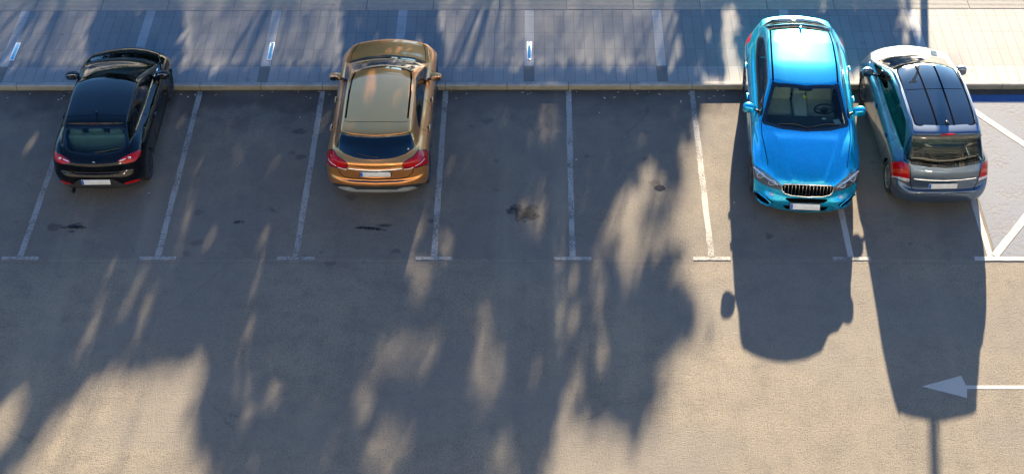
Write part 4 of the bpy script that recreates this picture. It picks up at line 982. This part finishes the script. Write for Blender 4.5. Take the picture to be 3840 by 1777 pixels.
    q = B(); p, n = on(.02, .30)
    nn = Vector((0, .92, .38)); xv = Vector((-1, 0, 0)); zv = nn.cross(xv); rm = Matrix((xv, zv, nn)).transposed(); c = p+nn*.03
    q.rbox(c-nn*.008, (.56, .14, .014), .004, rot=rm, mi=2); q.rbox(c+nn*.002, (.53, .112, .010), .003, rot=rm); q.rbox(c+nn*.0034-xv*.242, (.042, .104, .010), .002, rot=rm, mi=1)
    q.build('license_plate', ['plate_white', 'plate_blue', 'trim_black'], o)
    for (a, b_) in (((-.05, 3.60), (.50, 3.50)), ((-.62, 3.46), (-.10, 3.58))):
        surf_tube(sk, 'y', [a, ((a[0]+b_[0])/2, (a[1]+b_[1])/2-.03), b_], .010, 'wiper', 'trim_black', o, off=.022)
    b = B(); b.super((0, 1.12, 1.645), (.035, .10, .045), 2.2); b.build('antenna', 'paint_blue', o)
    # cabin
    b = B(); b.rbox((0, 3.32, .93), (1.52, .62, .20), .07, seg=3); b.build('dashboard', 'cabin_dark', o)
    for x in (-.40, .40): seat(o, x, 2.05, .62, .54, 'seat_beige')
    seat(o, 0, 1.22, .62, 1.30, 'seat_beige')
    b = B(); b.rbox((0, 2.5, .72), (.26, .9, .22), .05); b.rbox((0, 1.9, .82), (.24, .36, .16), .05); b.build('centre_console', 'seat_beige', o)
    b = B(); b.tube([(-.40+.185*math.cos(t), 2.86+.07*math.sin(t), 1.06+.165*math.sin(t)) for t in np.linspace(0, 2*math.pi, 24, endpoint=False)], .017, 8, closed=True)
    b.super((-.40, 2.88, 1.05), (.075, .03, .06)); b.tube([(-.58, 2.87, 1.06), (-.22, 2.87, 1.06)], .014, 6); b.build('steering_wheel', 'trim_black', o)
    b = B(); b.rbox((0, 2.83, 1.50), (.25, .05, .08), .02); b.rbox((0, 2.86, 1.545), (.10, .12, .05), .02); b.build('rear_view_mirror', 'trim_black', o)
    b = B(); b.super((.0, 2.88, 1.34), (.028, .02, .055), 1.6, rot=Matrix.Rotation(.4, 3, 'Y')); b.tube([(0, 2.87, 1.38), (0, 2.86, 1.46)], .003, 5); b.build('hanging_charm', 'charm_yellow', o)
    b = B(); b.rbox((-.38, 3.12, 1.035), (.07, .05, .004), .001); b.rbox((-.62, 3.22, 1.04), (.12, .16, .006), .002, rot=Matrix.Rotation(.3, 3, 'Z')); b.build('paper_slip', 'paper', o)
    return o
black_car(); gold_car(); silver_car(); blue_car()

# ---------------------------------------------------------------- street lamp beyond the top edge: its long shadow crosses the lot
lp = empty('street_lamp', (9.94, 9.0, KH)); tag(lp, 'tall grey street lamp standing on the pavement beyond the silver car, seen by its shadow', 'street lamp')
b = B(); b.tube([(0, 0, 0), (0, 0, .5), (0, 0, 8.2)], [.10, .088, .082], 16); b.build('pole', 'silver_trim', lp)
b = B(); b.rbox((0, 0, .02), (.34, .34, .04), .01); b.build('base_plate', 'silver_trim', lp)
b = B(); b.super((0, 0, 8.35), (.22, .22, .20), 2.4); b.build('lamp_head', 'silver_trim', lp)

# ---------------------------------------------------------------- trees beyond the pavement: unseen crowns, leaves placed to cast a drawn map of shade
LIT = dict(
 A=[(-6.92,-7.8),(-5.92,-7.61),(-5.31,-7.49),(-4.88,-7.37),(-4.75,-7.8),(-4.87,-8.57),(-4.83,-9.25),(-4.53,-9.94),(-3.84,-11.58),(-8.66,-11.6),(-7.78,-9.95),(-7.49,-9.2),(-7.18,-8.28)],
 A2=[(-9.05,-8.75),(-8.24,-8.46),(-7.79,-7.92),(-7.73,-8.92),(-7.99,-9.48),(-8.68,-10.08)],
 R=[(3.77,-.1),(3.71,-.81),(3.62,-1.54),(3.35,-1.73),(3.33,-2.38),(3.27,-2.85),(3.08,-2.62),(2.95,-2.3),(2.59,-2.38),(2.37,-2.77),(2.11,-2.93),(1.88,-3.62),(1.77,-4.21),(1.77,-4.82),(2.08,-5.06),(2.18,-6.01),(2.27,-6.08),(2.47,-5.75),(2.55,-5.13),(2.9,-4.92),(3.24,-4.78),(2.86,-5.61),(3.05,-5.61),(3.34,-6.14),(3.33,-6.85),(2.95,-7.11),(2.71,-7.42),(2.47,-8.55),(2.22,-9.17),(1.89,-8.78),(1.54,-8.95),(1.43,-8.38),(1.52,-7.36),(1.47,-6.6),(1.22,-7.72),(.85,-8.9),(.68,-9.51),(.55,-9.92),(.2,-14),(14,-14),(14,.1),(4.32,.1)],
 L2=[(4.53,2.45),(4.92,2.25),(4.88,1.63),(4.65,1.25),(4.77,0),(4.28,0),(4.43,1.26),(4.4,1.92)],
 E=[(8.87,3.2),(8.57,2.8),(8.25,2.6),(8.28,2.11),(8.15,1.62),(8.54,1.34),(8.3,0),(14,0),(14,9),(8.9,9)],
 P=[(5.56,3.3),(6.38,3.3),(6.33,2.7),(5.52,2.7)])
DARK = [(2.43,-3.69),(3.0,-3.16),(3.28,-3.16),(3.27,-3.69),(2.93,-4.35),(2.49,-4.42),(2.36,-4.13)]
SPOTS = [(-1.44,-5.61,.18,.55),(-1.64,-7.3,.43,.47),(-1.27,-7.18,.18,.38),(-.2,-7.7,.2,.65),(-.3,-6.41,.15,.41),(-1.81,-9.46,.26,.53),(.03,-9.67,.19,.44),(1.65,-5.27,.1,.77),(-1.04,-4.68,.11,.36),(.54,-3.77,.15,.45),(-1.62,-4.06,.1,.67),(-2.22,-8.27,.13,.42)]
FAINT = [(-7.07,-6.42,.10,1.42),(-6.23,-6.55,.09,1.2),(-4.39,-5.89,.11,2.12),(-3.39,-6.41,.09,1.21),(-3.82,-7.12,.06,.51),(-4.15,-8.39,.18,.65),(-3.68,-8.27,.26,.24),(1.02,-5.88,.09,1.75),(1.7,-6.41,.1,1.35),(.85,-.98,.26,.87),(-7.17,-4.28,.09,.59),(-5.92,-3.77,.15,1.55)]  # streaks thinned in the crowns, standing in for sun mirrored off glass
PD = [[(-8.57,.2),(-8.94,1.58),(-8.88,2.66),(-8.5,2.85),(-7.8,2.85),(-7.39,2.45),(-7.08,1.76),(-6.81,.2)],  # shade shapes put into the crowns, like car shadows from mirrored sun
      [(-3.46,.2),(-3.61,2.64),(-3.43,3.15),(-2.96,3.2),(-2.03,3.14),(-1.77,2.63),(-1.43,.2)],
      [(3.4,.1),(3.75,3.3),(8.6,3.3),(8.3,.1)]]
def light_at(P):  # drawn light and shade; leaves are then placed to cast it
    """share of sunlight the crowns let through to each ground point"""
    X, Y = P[:, 0], P[:, 1]; lit = np.full(len(P), .010)
    fing = .5*np.sin(X*9+2*np.sin(Y*1.3))+.35*np.sin(X*17+Y*2.1+1)+.3*np.sin(X*5.3-Y*1.1)
    for (x, y, a, b_) in FAINT: lit = np.maximum(lit, .07*np.exp(-((X-x)/a/1.0)**2*.8-((Y-y)/b_/1.15)**2))
    n1 = np.sin(X*1.3+1.1*np.sin(Y*.7))*np.sin(Y*.9+X*.5+.6)
    pave = np.clip((Y-.0)/.35, 0, 1)*(.155+.02*n1); pave *= (X < 3.6)  # crowns thinned over the pavement, standing in for mirrored sunlight
    for q in PD[:2]: pave = np.where(sdf(P, q) < .03, .01, pave)
    lit = np.maximum(lit, pave)
    for q in LIT.values():
        d = sdf(P, q)+.10*fing+.14; lit = np.maximum(lit, np.clip(.5-d/.30, 0, 1)**1.3)
    for k, (x, y, a, b_) in enumerate(SPOTS):
        r2 = ((X-x-.10*fing)/a)**2+((Y-y)/b_)**2; lit = np.maximum(lit, .42*np.exp(-1.4*r2))
    lit = lit*np.where(sdf(P, DARK) < .02, .12, 1.0)
    return lit
NL = 64000
Pg = np.stack([rng.uniform(-16, 9.2, NL), rng.uniform(-13.5, 7.5, NL)], 1)
Lq = light_at(Pg); soft = (Lq > .03) & (Lq < .7); keep = (rng.random(NL) < np.clip(-np.log(Lq+1e-6)/4.2, 0, 1)) & ~soft; Pg = Pg[keep]; big_n = len(Pg)
P2 = np.stack([rng.uniform(-13, 9.2, 300000), rng.uniform(-11.5, 5.0, 300000)], 1); L2_ = light_at(P2)
kp = (L2_ > .03) & (L2_ < .7) & (rng.random(300000) < np.clip(-np.log(L2_+1e-6)/6.9, 0, 1)); Pg = np.vstack([Pg, P2[kp]])
SC = np.concatenate([np.ones(big_n), np.full(len(Pg)-big_n, .43)])
trunks = [(-13.2, 17.0), (-8.2, 15.2), (-3.0, 16.4), (1.6, 15.4), (6.2, 15.8), (-5.0, 40.0), (1.5, 41.0), (8.5, 39.5)]  # the far row is added, unseen, only to blur the partial shade
sd3 = np.array(SD); far = SC < .9; Yc = np.where(far, 40+rng.normal(0, 1.2, len(Pg)).clip(-3, 3), 15.8+rng.normal(0, 1.1, len(Pg)).clip(-2.6, 2.6)); t = (Yc-Pg[:, 1])/sd3[1]
C3 = np.stack([Pg[:, 0]+t*sd3[0], Yc, t*sd3[2]], 1)
own = np.argmin(np.stack([np.abs(C3[:, 0]-tx)+np.where(far == (ty > 30), 0, 1e3) for tx, ty in trunks]), 0)
labs = ['far left leafy street tree beyond the pavement', 'leafy street tree behind the black car beyond the pavement', 'leafy street tree straight beyond the gold car',
        'leafy street tree beyond the empty bays', 'leafy street tree beyond the blue car',
        'tall thin crowned tree added far behind the lawn to soften the shade, at the left', 'tall thin crowned tree added far behind the lawn to soften the shade, in the middle', 'tall thin crowned tree added far behind the lawn to soften the shade, at the right']
for k, (tx, ty) in enumerate(trunks):
    e = empty('shade_tree', (tx, ty, KH)); tag(e, labs[k], 'tree', 'street trees beyond the pavement')
    Q = C3[own == k]; n = len(Q); sck = SC[own == k]
    if n == 0: continue
    s = rng.uniform(.055, .125, n)*sck; a = rng.normal(size=(n, 3)); a /= np.linalg.norm(a, axis=1, keepdims=True)
    u = np.cross(a, rng.normal(size=(n, 3))); u /= np.linalg.norm(u, axis=1, keepdims=True); v = np.cross(a, u)
    o3 = Q-np.array((tx, ty, KH))
    vs = np.stack([o3-u*s[:, None]*1.5, o3-v*s[:, None], o3+u*s[:, None]*1.5, o3+v*s[:, None]], 1).reshape(-1, 3)
    me = bpy.data.meshes.new('crown'); me.from_pydata(vs.tolist(), [], (np.arange(n*4).reshape(-1, 4)).tolist()); link('crown', me, 'leaves', e)
    top = float(o3[:, 2].max())
    b = B(); b.tube([(0, 0, 0), (.05, .03, 1.2), (-.03, .05, 2.6), (.04, 0, min(top-.6, 4.2) if ty < 30 else top-6.0)], [.17, .14, .12, .07], 10)
    hi = np.where(o3[:, 2] > 5.2)[0]
    for j in range(7 if ty < 30 else 0):
        q = o3[hi[rng.integers(len(hi))]] if len(hi) else o3[rng.integers(n)]; b.tube([(0, .03, 2.2+.15*j), (q[0]*.5, q[1]*.5, (2.2+.15*j+q[2])/2+.2), tuple(q)], [.045, .025, .010], 6)
    b.build('trunk', 'bark', e)

hd = B()
plain('hedge_core', (.02, .03, .012), .9)
hv = []; 
hq = np.stack([rng.uniform(-22, 16, 9000), rng.uniform(13.0, 14.4, 9000), rng.uniform(.1, 2.0, 9000)], 1)
hq[:, 2] *= 1-.10*np.sin(hq[:, 0]*1.3)**2
ha = rng.normal(size=(9000, 3)); ha /= np.linalg.norm(ha, axis=1, keepdims=True); hu = np.cross(ha, rng.normal(size=(9000, 3))); hu /= np.linalg.norm(hu, axis=1, keepdims=True); hw_ = np.cross(ha, hu)
vs = np.stack([hq-hu*.11, hq-hw_*.08, hq+hu*.11, hq+hw_*.08], 1).reshape(-1, 3)
me = bpy.data.meshes.new('hedge'); me.from_pydata(vs.tolist(), [], np.arange(36000).reshape(-1, 4).tolist())
tag(link('hedge', me, 'leaves'), 'low clipped green hedge along the far side of the pavement', 'hedge')

# ---------------------------------------------------------------- apartment block behind the camera (mirrored in the rear windows)
worn('facade', (.13, .125, .12), .2, (.11, .105, .10), 3)
plain('facade_glass', (.02, .028, .032), .06, 0, 1.0); plain('facade_frame', (.60, .60, .57), .5)
fb = empty('apartment_block', (0, -28.5, 0)); tag(fb, 'long pale apartment block with rows of tall windows, mirrored in the rear glass', 'building')
b = B(); b.rbox((0, -6, 11.5), (60, 11.6, 23), 0); b.build('wall', 'facade', fb, smooth=False)
b = B()
for k in range(8): b.rbox((0, .15, 3.05*k+2.6), (60, .9, .38), .03)
b.build('floor_band', 'facade_frame', fb, smooth=False)
wm = None
for k in range(7):
    for i in range(14):
        if wm is None:
            q = B(); q.rbox((0, 0, 0), (3.6, .06, 2.25), 0, mi=0)
            for xx in (-1.78, -.9, 0, .9, 1.78): q.rbox((xx, .05, 0), (.07, .08, 2.25), 0, mi=1)
            q.rbox((0, .052, -.5), (3.6, .07, .06), 0, mi=1)
            wo_ = q.build('window', ['facade_glass', 'facade_frame'], fb, smooth=False); wm = wo_.data
        else: wo_ = bpy.data.objects.new('window', wm); COL.objects.link(wo_); wo_.parent = fb
        wo_.location = (-27+i*4.15, -.16, 3.05*k+4.05-3.05*0)
# buildings far beyond the lawn: low enough to leave the sun free, dark against it, mirrored in bonnets
for (x, y, wx_, hz, lab) in ((-24, 66, 34, 13.5, 'low grey office block beyond the lawn, left of the sun'), (14, 74, 30, 11.5, 'low grey office block beyond the lawn, right of its taller neighbour')):
    e = empty('office_block', (x, y, KH)); tag(e, lab, 'building')
    b = B(); b.rbox((0, 0, hz/2), (wx_, 10, hz), 0); b.build('wall', 'facade', e, smooth=False)
    b = B(); b.rbox((0, 0, hz+.2), (wx_+.8, 10.8, .4), .05); b.rbox((wx_*.2, 0, hz+1.0), (6, 5, 1.4), .05); b.build('roof', 'trim_black', e, smooth=False)
    for k in range(3):
        b = B(); b.rbox((0, -5.02, 2.2+k*3.6), (wx_-2, .1, 1.7), 0); b.build('window_band', 'facade_glass', e, smooth=False)
S.render.engine = 'CYCLES'; S.cycles.max_bounces = 8; S.cycles.transparent_max_bounces = 12; S.cycles.use_denoising = True
